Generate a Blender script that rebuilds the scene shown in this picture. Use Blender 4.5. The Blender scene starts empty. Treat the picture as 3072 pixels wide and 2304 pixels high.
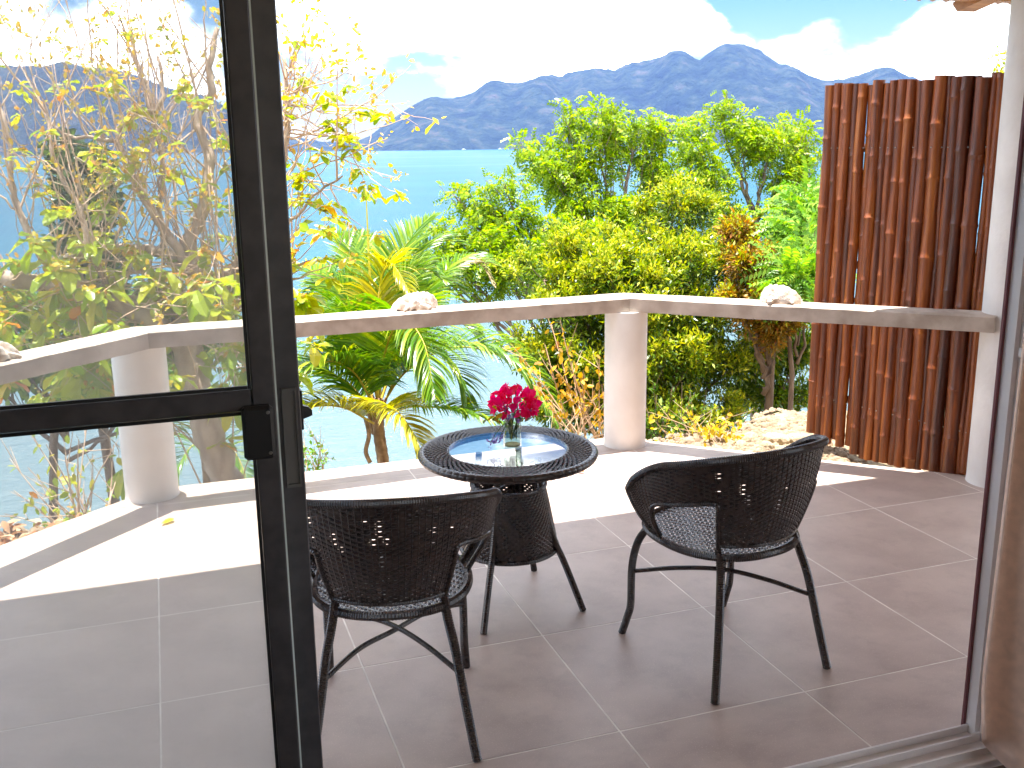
import bpy, math, random
import numpy as np
from mathutils import Vector, Matrix

random.seed(7)
rng = np.random.default_rng(7)
sc = bpy.context.scene
col = sc.collection
PI = math.pi
sin, cos = math.sin, math.cos

# ------------------------------------------------------------------ camera
CAM = np.array([0.1165, -2.8659, 1.5762])
YAW, PITCH, ROLL = 0.33191, 0.23082, -0.01256
FPX = 3026.5
fwd = np.array([sin(YAW) * cos(PITCH), cos(YAW) * cos(PITCH), -sin(PITCH)])
rt = np.array([cos(YAW), -sin(YAW), 0.0])
up = np.cross(rt, fwd)
R2 = cos(ROLL) * rt + sin(ROLL) * up
U2 = -sin(ROLL) * rt + cos(ROLL) * up
cd = bpy.data.cameras.new('camera')
cam = bpy.data.objects.new('camera', cd)
col.objects.link(cam)
m = Matrix.Identity(4)
for i in range(3):
    m[i][0], m[i][1], m[i][2], m[i][3] = R2[i], U2[i], -fwd[i], CAM[i]
cam.matrix_world = m
cd.sensor_width = 36.0
cd.lens = FPX / 3072 * 36.0
cd.clip_start = 0.05
cd.clip_end = 60000
sc.camera = cam

# ------------------------------------------------------------------ light
SUN_D = Vector((-0.045, 0.085, 1.0)).normalized()          # towards the sun
SKY_STRENGTH = 0.05
sl = bpy.data.lights.new('sun', 'SUN')
sl.energy = 2.0
sl.angle = math.radians(0.5)
sl.color = (1.0, 0.955, 0.88)
so = bpy.data.objects.new('sun', sl)
col.objects.link(so)
so.location = (0, 0, 60)
so.rotation_euler = SUN_D.to_track_quat('Z', 'Y').to_euler()

world = bpy.data.worlds.new('World')
sc.world = world
world.use_nodes = True
sc.view_settings.view_transform = 'Standard'
sc.view_settings.look = 'None'
sc.view_settings.gamma = 1.0
sc.view_settings.use_curve_mapping = False
sc.view_settings.exposure = 3.2
cy = sc.cycles
cy.max_bounces = 10
cy.diffuse_bounces = 5
cy.glossy_bounces = 4
cy.transmission_bounces = 8
cy.transparent_max_bounces = 24
cy.volume_bounces = 1
cy.use_denoising = True
cy.caustics_reflective = False
cy.caustics_refractive = False


# ------------------------------------------------------------------ node helpers
class NT:
    def __init__(s, tree):
        s.t = tree

    def n(s, typ, **kw):
        nd = s.t.nodes.new(typ)
        for k, v in kw.items():
            if k.startswith('i_'):
                key = k[2:]
                key = int(key) if key.isdigit() else key.replace('_', ' ')
                sock = nd.inputs[key]
                if isinstance(v, bpy.types.NodeSocket):
                    s.t.links.new(v, sock)
                else:
                    sock.default_value = v
            else:
                setattr(nd, k, v)
        return nd

    def math(s, op, a, b=None, clamp=False):
        nd = s.t.nodes.new('ShaderNodeMath')
        nd.operation = op
        nd.use_clamp = clamp
        for i, v in enumerate((a, b)):
            if v is None:
                continue
            if isinstance(v, bpy.types.NodeSocket):
                s.t.links.new(v, nd.inputs[i])
            else:
                nd.inputs[i].default_value = v
        return nd.outputs[0]

    def mix(s, f, a, b, blend='MIX'):
        nd = s.t.nodes.new('ShaderNodeMix')
        nd.data_type = 'RGBA'
        nd.blend_type = blend
        for sock, v in ((nd.inputs[0], f), (nd.inputs[6], a), (nd.inputs[7], b)):
            if isinstance(v, bpy.types.NodeSocket):
                s.t.links.new(v, sock)
            else:
                sock.default_value = v if not isinstance(v, tuple) or len(v) == 4 else (*v, 1)
        return nd.outputs[2]

    def ramp(s, f, stops):
        nd = s.t.nodes.new('ShaderNodeValToRGB')
        s.t.links.new(f, nd.inputs[0])
        el = nd.color_ramp.elements
        while len(el) < len(stops):
            el.new(0.5)
        for e, (p, c) in zip(el, stops):
            e.position = p
            e.color = (*c, 1) if len(c) == 3 else c
        return nd.outputs[0]

    def sstep(s, v, a, b):
        nd = s.t.nodes.new('ShaderNodeMapRange')
        nd.interpolation_type = 'SMOOTHSTEP'
        s.t.links.new(v, nd.inputs[0])
        nd.inputs[1].default_value = a
        nd.inputs[2].default_value = b
        return nd.outputs[0]

    def link(s, a, b):
        s.t.links.new(a, b)


# ------------------------------------------------------------------ world: sky and clouds
w = NT(world.node_tree)
for nd in list(world.node_tree.nodes):
    world.node_tree.nodes.remove(nd)
wout = w.n('ShaderNodeOutputWorld')
bg = w.n('ShaderNodeBackground')
bg.inputs[1].default_value = SKY_STRENGTH
sky = w.n('ShaderNodeTexSky')
sky.sky_type = 'NISHITA'
sky.sun_disc = False
sky.sun_elevation = math.asin(SUN_D.z)
sky.sun_rotation = math.atan2(SUN_D.x, SUN_D.y)
sky.air_density = 1.0
sky.dust_density = 0.2
sky.ozone_density = 1.5
tc = w.n('ShaderNodeTexCoord')
dirv = tc.outputs['Generated']
mp = w.n('ShaderNodeMapping', i_Vector=dirv)
mp.inputs['Scale'].default_value = (1, 1, 2.1)
n1 = w.n('ShaderNodeTexNoise', i_Vector=mp.outputs[0])
n1.inputs['Scale'].default_value = 6.5
n1.inputs['Detail'].default_value = 9
n1.inputs['Roughness'].default_value = 0.56
n1.inputs['Distortion'].default_value = 0.15


def azel(az, el):
    return (sin(az) * cos(el), cos(az) * cos(el), sin(el))


def blob(az, el, rad, gain):
    d = w.n('ShaderNodeVectorMath', operation='DISTANCE')
    w.link(dirv, d.inputs[0])
    d.inputs[1].default_value = azel(az, el)
    s_ = w.sstep(d.outputs['Value'], rad, rad * 0.25)
    return w.math('MULTIPLY', s_, gain)


field = n1.outputs['Fac']
for b_ in ((0.29, 0.135, 0.16, 0.14), (0.42, 0.105, 0.11, 0.16), (0.455, 0.15, 0.08, 0.14), (0.17, 0.11, 0.08, 0.10),
           (0.0, 0.105, 0.07, 0.18), (-0.12, 0.10, 0.07, 0.16), (0.62, 0.085, 0.06, 0.12), (0.71, 0.080, 0.07, 0.12), (0.79, 0.085, 0.06, 0.10),
           (0.66, 0.21, 0.15, -0.26), (0.57, 0.14, 0.06, -0.16), (0.82, 0.15, 0.09, -0.10), (-0.03, 0.21, 0.10, -0.20),
           (0.25, 0.055, 0.07, -0.13), (0.20, 0.075, 0.05, -0.08), (0.33, 0.17, 0.05, -0.10)):
    field = w.math('ADD', field, blob(*b_))
cmask = w.sstep(field, 0.45, 0.64)
cmask = w.math('MULTIPLY', cmask, 0.93)
n2 = w.n('ShaderNodeTexNoise', i_Vector=mp.outputs[0])
n2.inputs['Scale'].default_value = 11
n2.inputs['Detail'].default_value = 6
shade = w.sstep(n2.outputs['Fac'], 0.3, 0.68)
ccol = w.mix(shade, (10.0, 11.4, 12.5, 1), (27.0, 26.2, 25.4, 1))
hsv = w.n('ShaderNodeHueSaturation', i_Color=sky.outputs[0])
szz = w.n('ShaderNodeSeparateXYZ', i_0=dirv)
w.link(w.math('ADD', w.math('MULTIPLY', w.sstep(szz.outputs['Z'], 0.02, 0.14), 0.55), 0.95), hsv.inputs['Saturation'])
hsv.inputs['Value'].default_value = 0.36
w.link(w.mix(cmask, hsv.outputs[0], ccol), bg.inputs[0])
w.link(bg.outputs[0], wout.inputs[0])


# ------------------------------------------------------------------ materials
def newmat(name):
    mt = bpy.data.materials.new(name)
    mt.use_nodes = True
    nt = NT(mt.node_tree)
    for nd in list(mt.node_tree.nodes):
        mt.node_tree.nodes.remove(nd)
    out = nt.n('ShaderNodeOutputMaterial')
    return mt, nt, out


def pmat(name, base, rough=0.6, var=0.12, scale=8, bump=0.0, bscale=60, spec=0.5, metal=0.0, coat=0.0, col2=None, objvar=0.0, coords='Object', detail=5, stretch=None, speckle=0.0):
    mt, nt, out = newmat(name)
    b = nt.n('ShaderNodeBsdfPrincipled')
    t = nt.n('ShaderNodeTexCoord')
    vec = t.outputs[coords]
    if stretch:
        mpn = nt.n('ShaderNodeMapping', i_Vector=vec)
        mpn.inputs['Scale'].default_value = stretch
        vec = mpn.outputs[0]
    nz = nt.n('ShaderNodeTexNoise', i_Vector=vec)
    nz.inputs['Scale'].default_value = scale
    nz.inputs['Detail'].default_value = detail
    f = nt.sstep(nz.outputs['Fac'], 0.28, 0.72)
    c2 = col2 if col2 else tuple(min(1, c * (1 + 2 * var)) for c in base)
    c1 = base if col2 else tuple(c * (1 - var) for c in base)
    cc = nt.mix(f, c1, c2)
    if speckle:
        v2 = nt.n('ShaderNodeTexNoise', i_Vector=t.outputs['Object'])
        v2.inputs['Scale'].default_value = 260
        v2.inputs['Detail'].default_value = 2
        cc = nt.mix(nt.math('MULTIPLY', nt.sstep(v2.outputs['Fac'], 0.60, 0.72), speckle), cc, tuple(min(1, c * 1.9) for c in base))
        v3 = nt.n('ShaderNodeTexNoise', i_Vector=t.outputs['Object'], noise_dimensions='4D')
        nt.link(nt.math('MULTIPLY', nt.n('ShaderNodeObjectInfo').outputs['Random'], 40.0), v3.inputs['W'])
        v3.inputs['Scale'].default_value = 9
        v3.inputs['Detail'].default_value = 8
        v3.inputs['Roughness'].default_value = 0.7
        cc = nt.mix(nt.math('MULTIPLY', nt.sstep(v3.outputs['Fac'], 0.48, 0.70), 0.35), cc, tuple(c * 0.72 for c in base))
    if objvar:
        oi = nt.n('ShaderNodeObjectInfo')
        hs = nt.n('ShaderNodeHueSaturation', i_Color=cc)
        nt.link(nt.math('ADD', nt.math('MULTIPLY', oi.outputs['Random'], 2 * objvar), 1 - objvar), hs.inputs['Value'])
        cc = hs.outputs[0]
    nt.link(cc, b.inputs['Base Color'])
    b.inputs['Roughness'].default_value = rough
    b.inputs['Specular IOR Level'].default_value = spec
    b.inputs['Metallic'].default_value = metal
    b.inputs['Coat Weight'].default_value = coat
    if bump:
        nb = nt.n('ShaderNodeTexNoise', i_Vector=vec)
        nb.inputs['Scale'].default_value = bscale
        nb.inputs['Detail'].default_value = 4
        bp = nt.n('ShaderNodeBump')
        bp.inputs['Strength'].default_value = 1.0
        bp.inputs['Distance'].default_value = bump
        nt.link(nb.outputs['Fac'], bp.inputs['Height'])
        nt.link(bp.outputs[0], b.inputs['Normal'])
    nt.link(b.outputs[0], out.inputs[0])
    return mt


def leafmat(name, stops, trans=0.45, rough=0.42, spec=0.4):
    """stops: colour ramp over a random value per leaf"""
    mt, nt, out = newmat(name)
    g = nt.n('ShaderNodeNewGeometry')
    oi = nt.n('ShaderNodeObjectInfo')
    r = nt.math('FRACT', nt.math('ADD', g.outputs['Random Per Island'], oi.outputs['Random']))
    c = nt.ramp(r, stops)
    b = nt.n('ShaderNodeBsdfPrincipled', i_Base_Color=c)
    b.inputs['Roughness'].default_value = rough
    b.inputs['Specular IOR Level'].default_value = spec
    tr = nt.n('ShaderNodeBsdfTranslucent')
    hs = nt.n('ShaderNodeHueSaturation', i_Color=c)
    hs.inputs['Saturation'].default_value = 1.1
    hs.inputs['Value'].default_value = 1.25
    nt.link(hs.outputs[0], tr.inputs[0])
    mx = nt.n('ShaderNodeMixShader')
    mx.inputs[0].default_value = trans
    nt.link(b.outputs[0], mx.inputs[1])
    nt.link(tr.outputs[0], mx.inputs[2])
    nt.link(mx.outputs[0], out.inputs[0])
    return mt


def glassmat(name, tint=(0.97, 0.985, 0.98), rough=0.0, boost=1.0):
    mt, nt, out = newmat(name)
    # reflectance of a thin pane, the same from both sides (no bending of the rays)
    ge = nt.n('ShaderNodeNewGeometry')
    dp = nt.n('ShaderNodeVectorMath', operation='DOT_PRODUCT')
    nt.link(ge.outputs['Normal'], dp.inputs[0])
    nt.link(ge.outputs['Incoming'], dp.inputs[1])
    omc = nt.math('SUBTRACT', 1.0, nt.math('ABSOLUTE', dp.outputs['Value']))
    refl = nt.math('ADD', nt.math('MULTIPLY', nt.math('POWER', omc, 5.0), 0.96), 0.04)
    tr = nt.n('ShaderNodeBsdfTransparent')
    tr.inputs[0].default_value = (*tint, 1)
    gl = nt.n('ShaderNodeBsdfGlossy')
    gl.inputs['Roughness'].default_value = rough
    mx = nt.n('ShaderNodeMixShader')
    nt.link(nt.math('MULTIPLY', refl, boost, True), mx.inputs[0])
    nt.link(tr.outputs[0], mx.inputs[1])
    nt.link(gl.outputs[0], mx.inputs[2])
    nt.link(mx.outputs[0], out.inputs[0])
    return mt


M = {}
M['tile'] = pmat('tile', (0.40, 0.310, 0.270), 0.42, scale=3.2, col2=(0.50, 0.395, 0.345), bump=0.0006, bscale=220, objvar=0.05, coords='Generated', detail=8, speckle=0.5)
M['grout'] = pmat('grout', (0.70, 0.64, 0.58), 0.8, var=0.1)
M['slab'] = pmat('slab', (0.55, 0.50, 0.46), 0.8, var=0.1)
M['concrete'] = pmat('concrete', (0.34, 0.275, 0.225), 0.8, scale=9, col2=(0.52, 0.445, 0.385), bump=0.002, bscale=45, detail=9)
M['white'] = pmat('white_paint', (0.66, 0.625, 0.60), 0.6, scale=5, col2=(0.75, 0.72, 0.695), bump=0.0022, bscale=38, detail=9)
M['wall'] = pmat('wall_paint', (0.72, 0.66, 0.60), 0.8, var=0.03, scale=2)
M['ceil'] = pmat('ceiling_paint', (0.66, 0.62, 0.58), 0.8, var=0.03)
M['dark'] = pmat('bronze_aluminium', (0.062, 0.058, 0.061), 0.32, var=0.15, scale=25, spec=0.6)
M['black'] = pmat('black_plastic', (0.008, 0.008, 0.009), 0.45, var=0.1)
M['handle'] = pmat('grey_handle', (0.12, 0.112, 0.105), 0.45, var=0.05)
M['screw'] = pmat('screw', (0.25, 0.24, 0.22), 0.4, metal=0.8)
M['alu'] = pmat('white_aluminium', (0.70, 0.66, 0.64), 0.4, var=0.03)
M['seal'] = pmat('maroon_seal', (0.16, 0.05, 0.055), 0.6)
M['wicker'] = pmat('wicker', (0.022, 0.013, 0.011), 0.27, scale=30, col2=(0.042, 0.026, 0.021), spec=0.7)
M['bamboo'] = None
M['wood'] = pmat('orange_wood', (0.36, 0.15, 0.04), 0.5, scale=4, col2=(0.50, 0.23, 0.07), stretch=(1, 9, 9))
M['roof'] = pmat('roof_sheet', (0.60, 0.50, 0.48), 0.55, var=0.08)
M['curtain'] = pmat('curtain', (0.76, 0.54, 0.42), 0.85, var=0.05, scale=40, bump=0.0006, bscale=500)
M['intfloor'] = pmat('interior_floor', (0.16, 0.115, 0.10), 0.45, var=0.15)
M['shell'] = pmat('shell', (0.42, 0.29, 0.21), 0.65, scale=30, col2=(0.74, 0.68, 0.61), bump=0.004, bscale=70, detail=8)
M['rock'] = pmat('rock', (0.36, 0.27, 0.16), 0.9, scale=6, col2=(0.54, 0.44, 0.30), bump=0.01, bscale=16, objvar=0.2)
M['gravel'] = pmat('gravel', (0.17, 0.115, 0.07), 0.9, scale=14, col2=(0.36, 0.27, 0.18), bump=0.01, bscale=50)
M['soil'] = pmat('soil', (0.15, 0.11, 0.06), 0.95, scale=5, col2=(0.32, 0.25, 0.15), bump=0.02, bscale=14)
M['hill'] = None
M['bark'] = pmat('pale_bark', (0.26, 0.175, 0.125), 0.85, scale=14, col2=(0.46, 0.36, 0.29), bump=0.006, bscale=40, stretch=(1, 1, 0.4))
M['bark2'] = pmat('brown_bark', (0.10, 0.063, 0.042), 0.85, scale=14, col2=(0.20, 0.135, 0.095), bump=0.005, bscale=40, stretch=(1, 1, 0.4))
M['twig'] = pmat('pale_twig', (0.42, 0.27, 0.19), 0.8, scale=10, col2=(0.58, 0.43, 0.33))
M['twig2'] = pmat('grey_brown_bark', (0.11, 0.075, 0.055), 0.85, scale=14, col2=(0.30, 0.23, 0.18), bump=0.004, bscale=40)
M['drytwig'] = pmat('dry_twig', (0.36, 0.22, 0.12), 0.85, scale=10, col2=(0.52, 0.36, 0.22))
M['rachis'] = pmat('palm_rachis', (0.42, 0.28, 0.02), 0.45, scale=5, col2=(0.52, 0.40, 0.05))
M['fibre'] = pmat('palm_fibre', (0.20, 0.11, 0.06), 0.9, scale=20, col2=(0.36, 0.22, 0.13))
M['glass'] = glassmat('clear_glass')
M['tableglass'] = glassmat('table_glass', (0.90, 0.95, 0.97), boost=1.3)
M['vaseglass'] = glassmat('vase_glass', (0.965, 0.985, 0.975), boost=1.0)
M['edgeglass'] = pmat('green_glass_edge', (0.74, 0.84, 0.79), 0.25)
M['water_vase'] = glassmat('vase_water', (0.93, 0.94, 0.84), boost=0.5)
M['boat'] = pmat('boat_white', (0.8, 0.8, 0.8), 0.5)
M['yleaf'] = leafmat('yellow_leaf', [(0, (0.62, 0.48, 0.005)), (1, (0.70, 0.56, 0.01))], 0.25)
M['oleaf'] = leafmat('orange_leaf', [(0, (0.45, 0.17, 0.05)), (1, (0.55, 0.25, 0.08))], 0.2)

# foliage
M['lime'] = leafmat('lime_foliage', [(0, (0.10, 0.21, 0.003)), (0.4, (0.20, 0.33, 0.003)), (0.8, (0.31, 0.42, 0.004)), (1, (0.42, 0.47, 0.008))], 0.5)
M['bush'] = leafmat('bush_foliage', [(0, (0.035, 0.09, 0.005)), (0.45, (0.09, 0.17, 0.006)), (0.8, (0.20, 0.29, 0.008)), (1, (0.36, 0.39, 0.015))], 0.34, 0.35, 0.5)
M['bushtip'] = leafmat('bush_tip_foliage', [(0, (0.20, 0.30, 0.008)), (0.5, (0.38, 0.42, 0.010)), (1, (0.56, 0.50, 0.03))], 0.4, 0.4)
M['rust'] = leafmat('rust_foliage', [(0, (0.12, 0.09, 0.012)), (0.45, (0.28, 0.17, 0.012)), (0.8, (0.42, 0.22, 0.02)), (1, (0.42, 0.12, 0.02))], 0.35)
M['dkgreen'] = leafmat('dark_foliage', [(0, (0.018, 0.05, 0.016)), (0.6, (0.035, 0.09, 0.018)), (1, (0.10, 0.17, 0.02))], 0.25, 0.3, 0.6)
M['midgreen'] = leafmat('mid_foliage', [(0, (0.07, 0.15, 0.015)), (0.6, (0.13, 0.25, 0.018)), (1, (0.26, 0.35, 0.025))], 0.4)
M['pinnate'] = leafmat('pinnate_foliage', [(0, (0.10, 0.24, 0.03)), (0.6, (0.20, 0.38, 0.035)), (1, (0.36, 0.48, 0.05))], 0.4)
M['almond'] = leafmat('broad_leaf', [(0, (0.22, 0.34, 0.006)), (0.45, (0.36, 0.43, 0.006)), (0.84, (0.50, 0.48, 0.008)), (0.94, (0.58, 0.42, 0.012)), (0.975, (0.62, 0.24, 0.02)), (1, (0.62, 0.20, 0.03))], 0.5, 0.35, 0.5)
M['bud'] = leafmat('young_leaf', [(0, (0.40, 0.36, 0.03)), (0.6, (0.58, 0.40, 0.06)), (1, (0.60, 0.30, 0.10))], 0.4)
M['palm'] = leafmat('palm_leaflet', [(0, (0.06, 0.16, 0.010)), (0.5, (0.14, 0.28, 0.012)), (0.85, (0.27, 0.37, 0.014)), (1, (0.42, 0.44, 0.02))], 0.42, 0.28, 0.6)
M['palmy'] = leafmat('yellow_palm_leaflet', [(0, (0.24, 0.27, 0.012)), (0.5, (0.42, 0.38, 0.016)), (1, (0.60, 0.48, 0.04))], 0.45, 0.3, 0.6)
M['palmdry'] = leafmat('dry_palm_leaflet', [(0, (0.22, 0.22, 0.05)), (0.5, (0.45, 0.34, 0.18)), (1, (0.62, 0.48, 0.32))], 0.35, 0.5)
M['dryleaf'] = leafmat('dry_leaf', [(0, (0.32, 0.15, 0.015)), (0.5, (0.52, 0.30, 0.015)), (0.85, (0.62, 0.38, 0.03)), (1, (0.28, 0.10, 0.03))], 0.4)
M['yfern'] = leafmat('yellow_spray_leaf', [(0, (0.40, 0.27, 0.012)), (0.6, (0.56, 0.40, 0.015)), (1, (0.60, 0.48, 0.04))], 0.4)
M['litter'] = leafmat('litter_leaf', [(0, (0.30, 0.13, 0.06)), (0.5, (0.48, 0.26, 0.13)), (1, (0.62, 0.42, 0.26))], 0.15)
M['magenta'] = leafmat('magenta_bract', [(0, (0.80, 0.002, 0.09)), (0.6, (0.90, 0.004, 0.24)), (1, (0.86, 0.006, 0.05))], 0.5, 0.5)
M['purple'] = leafmat('purple_blossom', [(0, (0.30, 0.20, 0.58)), (1, (0.48, 0.36, 0.72))], 0.3)
M['stem'] = leafmat('green_stem_leaf', [(0, (0.08, 0.14, 0.02)), (0.8, (0.16, 0.22, 0.03)), (1, (0.45, 0.40, 0.03))], 0.3)


def bamboo_mat():
    mt, nt, out = newmat('bamboo')
    b = nt.n('ShaderNodeBsdfPrincipled')
    t = nt.n('ShaderNodeTexCoord')
    oi = nt.n('ShaderNodeObjectInfo')
    mpn = nt.n('ShaderNodeMapping', i_Vector=t.outputs['Object'])
    mpn.inputs['Scale'].default_value = (30, 30, 2.2)
    nt.link(nt.n('ShaderNodeCombineXYZ', i_X=nt.math('MULTIPLY', oi.outputs['Random'], 50.0)).outputs[0], mpn.inputs['Location'])
    nz = nt.n('ShaderNodeTexNoise', i_Vector=mpn.outputs[0])
    nz.inputs['Scale'].default_value = 1.0
    nz.inputs['Detail'].default_value = 7
    nz.inputs['Roughness'].default_value = 0.6
    tone = nt.math('ADD', nt.math('MULTIPLY', nz.outputs['Fac'], 0.75), nt.math('MULTIPLY', nt.math('SUBTRACT', oi.outputs['Random'], 0.5), 0.19))
    c = nt.ramp(tone, [(0.12, (0.030, 0.009, 0.005)), (0.32, (0.095, 0.022, 0.007)), (0.46, (0.22, 0.052, 0.008)), (0.64, (0.42, 0.135, 0.014))])
    nt.link(c, b.inputs['Base Color'])
    b.inputs['Roughness'].default_value = 0.40
    b.inputs['Specular IOR Level'].default_value = 0.5
    bp = nt.n('ShaderNodeBump')
    bp.inputs['Distance'].default_value = 0.0012
    nt.link(nz.outputs['Fac'], bp.inputs['Height'])
    nt.link(bp.outputs[0], b.inputs['Normal'])
    nt.link(b.outputs[0], out.inputs[0])
    return mt


M['bamboo'] = bamboo_mat()


def mesh_screen_mat():
    mt, nt, out = newmat('fly_screen_mesh')
    t = nt.n('ShaderNodeTexCoord')
    sx = nt.n('ShaderNodeSeparateXYZ', i_0=t.outputs['Object'])
    P, W = 0.0016, 0.20
    fx = nt.math('FRACT', nt.math('DIVIDE', sx.outputs['X'], P))
    fz = nt.math('FRACT', nt.math('DIVIDE', sx.outputs['Z'], P))
    f = nt.math('MAXIMUM', nt.math('LESS_THAN', fx, W), nt.math('LESS_THAN', fz, W))
    df = nt.n('ShaderNodeBsdfDiffuse')
    df.inputs[0].default_value = (0.70, 0.70, 0.70, 1)
    tl = nt.n('ShaderNodeBsdfTranslucent')
    tl.inputs[0].default_value = (0.70, 0.70, 0.70, 1)
    m0 = nt.n('ShaderNodeMixShader', i_0=0.5, i_1=df.outputs[0], i_2=tl.outputs[0])
    tr = nt.n('ShaderNodeBsdfTransparent')
    mx = nt.n('ShaderNodeMixShader', i_0=f, i_1=tr.outputs[0], i_2=m0.outputs[0])
    nt.link(mx.outputs[0], out.inputs[0])
    return mt


M['screen'] = mesh_screen_mat()


def sea_mat():
    mt, nt, out = newmat('sea_water')
    t = nt.n('ShaderNodeTexCoord')
    pos = t.outputs['Object']
    b = nt.n('ShaderNodeBsdfDiffuse')
    gl = nt.n('ShaderNodeBsdfGlossy')
    gl.inputs['Roughness'].default_value = 0.16
    sx = nt.n('ShaderNodeSeparateXYZ', i_0=pos)
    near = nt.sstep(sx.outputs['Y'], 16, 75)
    big = nt.n('ShaderNodeTexNoise', i_Vector=pos)
    big.inputs['Scale'].default_value = 0.02
    big.inputs['Detail'].default_value = 5
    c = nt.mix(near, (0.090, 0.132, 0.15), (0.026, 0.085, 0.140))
    c = nt.mix(nt.math('MULTIPLY', nt.sstep(big.outputs['Fac'], 0.35, 0.7), 0.25), c, (0.04, 0.15, 0.20))
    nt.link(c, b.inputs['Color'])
    m0 = nt.n('ShaderNodeMapping', i_Vector=pos)
    m0.inputs['Scale'].default_value = (0.0012, 0.016, 1)
    m0.inputs['Rotation'].default_value = (0, 0, 0.3)
    st = nt.n('ShaderNodeTexNoise', i_Vector=m0.outputs[0])
    st.inputs['Scale'].default_value = 1.0
    st.inputs['Detail'].default_value = 6
    c = nt.mix(nt.math('MULTIPLY', nt.sstep(st.outputs['Fac'], 0.54, 0.64), 0.45), c, (0.06, 0.14, 0.18))
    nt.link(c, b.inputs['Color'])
    m1 = nt.n('ShaderNodeMapping', i_Vector=pos)
    m1.inputs['Scale'].default_value = (0.55, 1.5, 1)
    m1.inputs['Rotation'].default_value = (0, 0, 0.25)
    a = nt.n('ShaderNodeTexNoise', i_Vector=m1.outputs[0])
    a.inputs['Scale'].default_value = 0.9
    a.inputs['Detail'].default_value = 6
    a.inputs['Roughness'].default_value = 0.62
    bp = nt.n('ShaderNodeBump')
    bp.inputs['Strength'].default_value = 0.9
    bp.inputs['Distance'].default_value = 0.45
    nt.link(a.outputs['Fac'], bp.inputs['Height'])
    nt.link(bp.outputs[0], b.inputs['Normal'])
    nt.link(bp.outputs[0], gl.inputs['Normal'])
    # a wavy surface never reaches the mirror reflectance of calm water at grazing angles
    fr = nt.n('ShaderNodeFresnel', i_Normal=bp.outputs[0])
    fr.inputs[0].default_value = 1.33
    fac = nt.math('MINIMUM', nt.math('MULTIPLY', fr.outputs[0], 0.6), 0.16)
    mx = nt.n('ShaderNodeMixShader', i_0=fac, i_1=b.outputs[0], i_2=gl.outputs[0])
    nt.link(mx.outputs[0], out.inputs[0])
    return mt


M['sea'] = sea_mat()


def hill_mat():
    mt, nt, out = newmat('forested_hills')
    t = nt.n('ShaderNodeTexCoord')
    b = nt.n('ShaderNodeBsdfPrincipled')
    nz = nt.n('ShaderNodeTexNoise', i_Vector=t.outputs['Object'])
    nz.inputs['Scale'].default_value = 0.014
    nz.inputs['Detail'].default_value = 11
    nz.inputs['Roughness'].default_value = 0.66
    c = nt.ramp(nz.outputs['Fac'], [(0.34, (0.006, 0.011, 0.012)), (0.47, (0.012, 0.022, 0.017)), (0.55, (0.024, 0.036, 0.022)), (0.68, (0.062, 0.054, 0.044))])
    nt.link(c, b.inputs['Base Color'])
    b.inputs['Roughness'].default_value = 0.95
    b.inputs['Specular IOR Level'].default_value = 0.1
    nb = nt.n('ShaderNodeTexNoise', i_Vector=t.outputs['Object'])
    nb.inputs['Scale'].default_value = 0.02
    nb.inputs['Detail'].default_value = 8
    bp = nt.n('ShaderNodeBump')
    bp.inputs['Distance'].default_value = 45
    nt.link(nb.outputs['Fac'], bp.inputs['Height'])
    nt.link(bp.outputs[0], b.inputs['Normal'])
    nt.link(b.outputs[0], out.inputs[0])
    return mt


M['hill'] = hill_mat()


# ------------------------------------------------------------------ object helpers
def tag(o, label=None, cat=None, group=None, kind=None):
    if label:
        o['label'] = label
    if cat:
        o['category'] = cat
    if group:
        o['group'] = group
    if kind:
        o['kind'] = kind
    return o


def empty(name, loc, label, cat, group=None, rz=0.0):
    o = bpy.data.objects.new(name, None)
    col.objects.link(o)
    o.location = loc
    o.rotation_euler = (0, 0, rz)
    o.empty_display_size = 0.1
    return tag(o, label, cat, group)


def link(name, me, parent=None, world=False):
    o = bpy.data.objects.new(name, me)
    col.objects.link(o)
    if parent:
        o.parent = parent
        if world:                      # mesh data is in world coordinates
            o.matrix_parent_inverse = (Matrix.Translation(parent.location) @ parent.rotation_euler.to_matrix().to_4x4()).inverted()
    return o


def mk(name, V, F, mat, parent=None, smooth=False, world=False):
    me = bpy.data.meshes.new(name)
    V = np.asarray(V, dtype=np.float32)
    if isinstance(F, np.ndarray):
        n, k = F.shape
        me.vertices.add(len(V))
        me.vertices.foreach_set('co', V.ravel())
        me.loops.add(n * k)
        me.loops.foreach_set('vertex_index', F.astype(np.int32).ravel())
        me.polygons.add(n)
        me.polygons.foreach_set('loop_start', np.arange(0, n * k, k, dtype=np.int32))
        me.polygons.foreach_set('loop_total', np.full(n, k, dtype=np.int32))
        me.update(calc_edges=True)
    else:
        me.from_pydata([tuple(map(float, v)) for v in V], [], F)
    if smooth:
        me.polygons.foreach_set('use_smooth', np.ones(len(me.polygons), dtype=bool))
    me.materials.append(mat)
    return link(name, me, parent, world)


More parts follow.
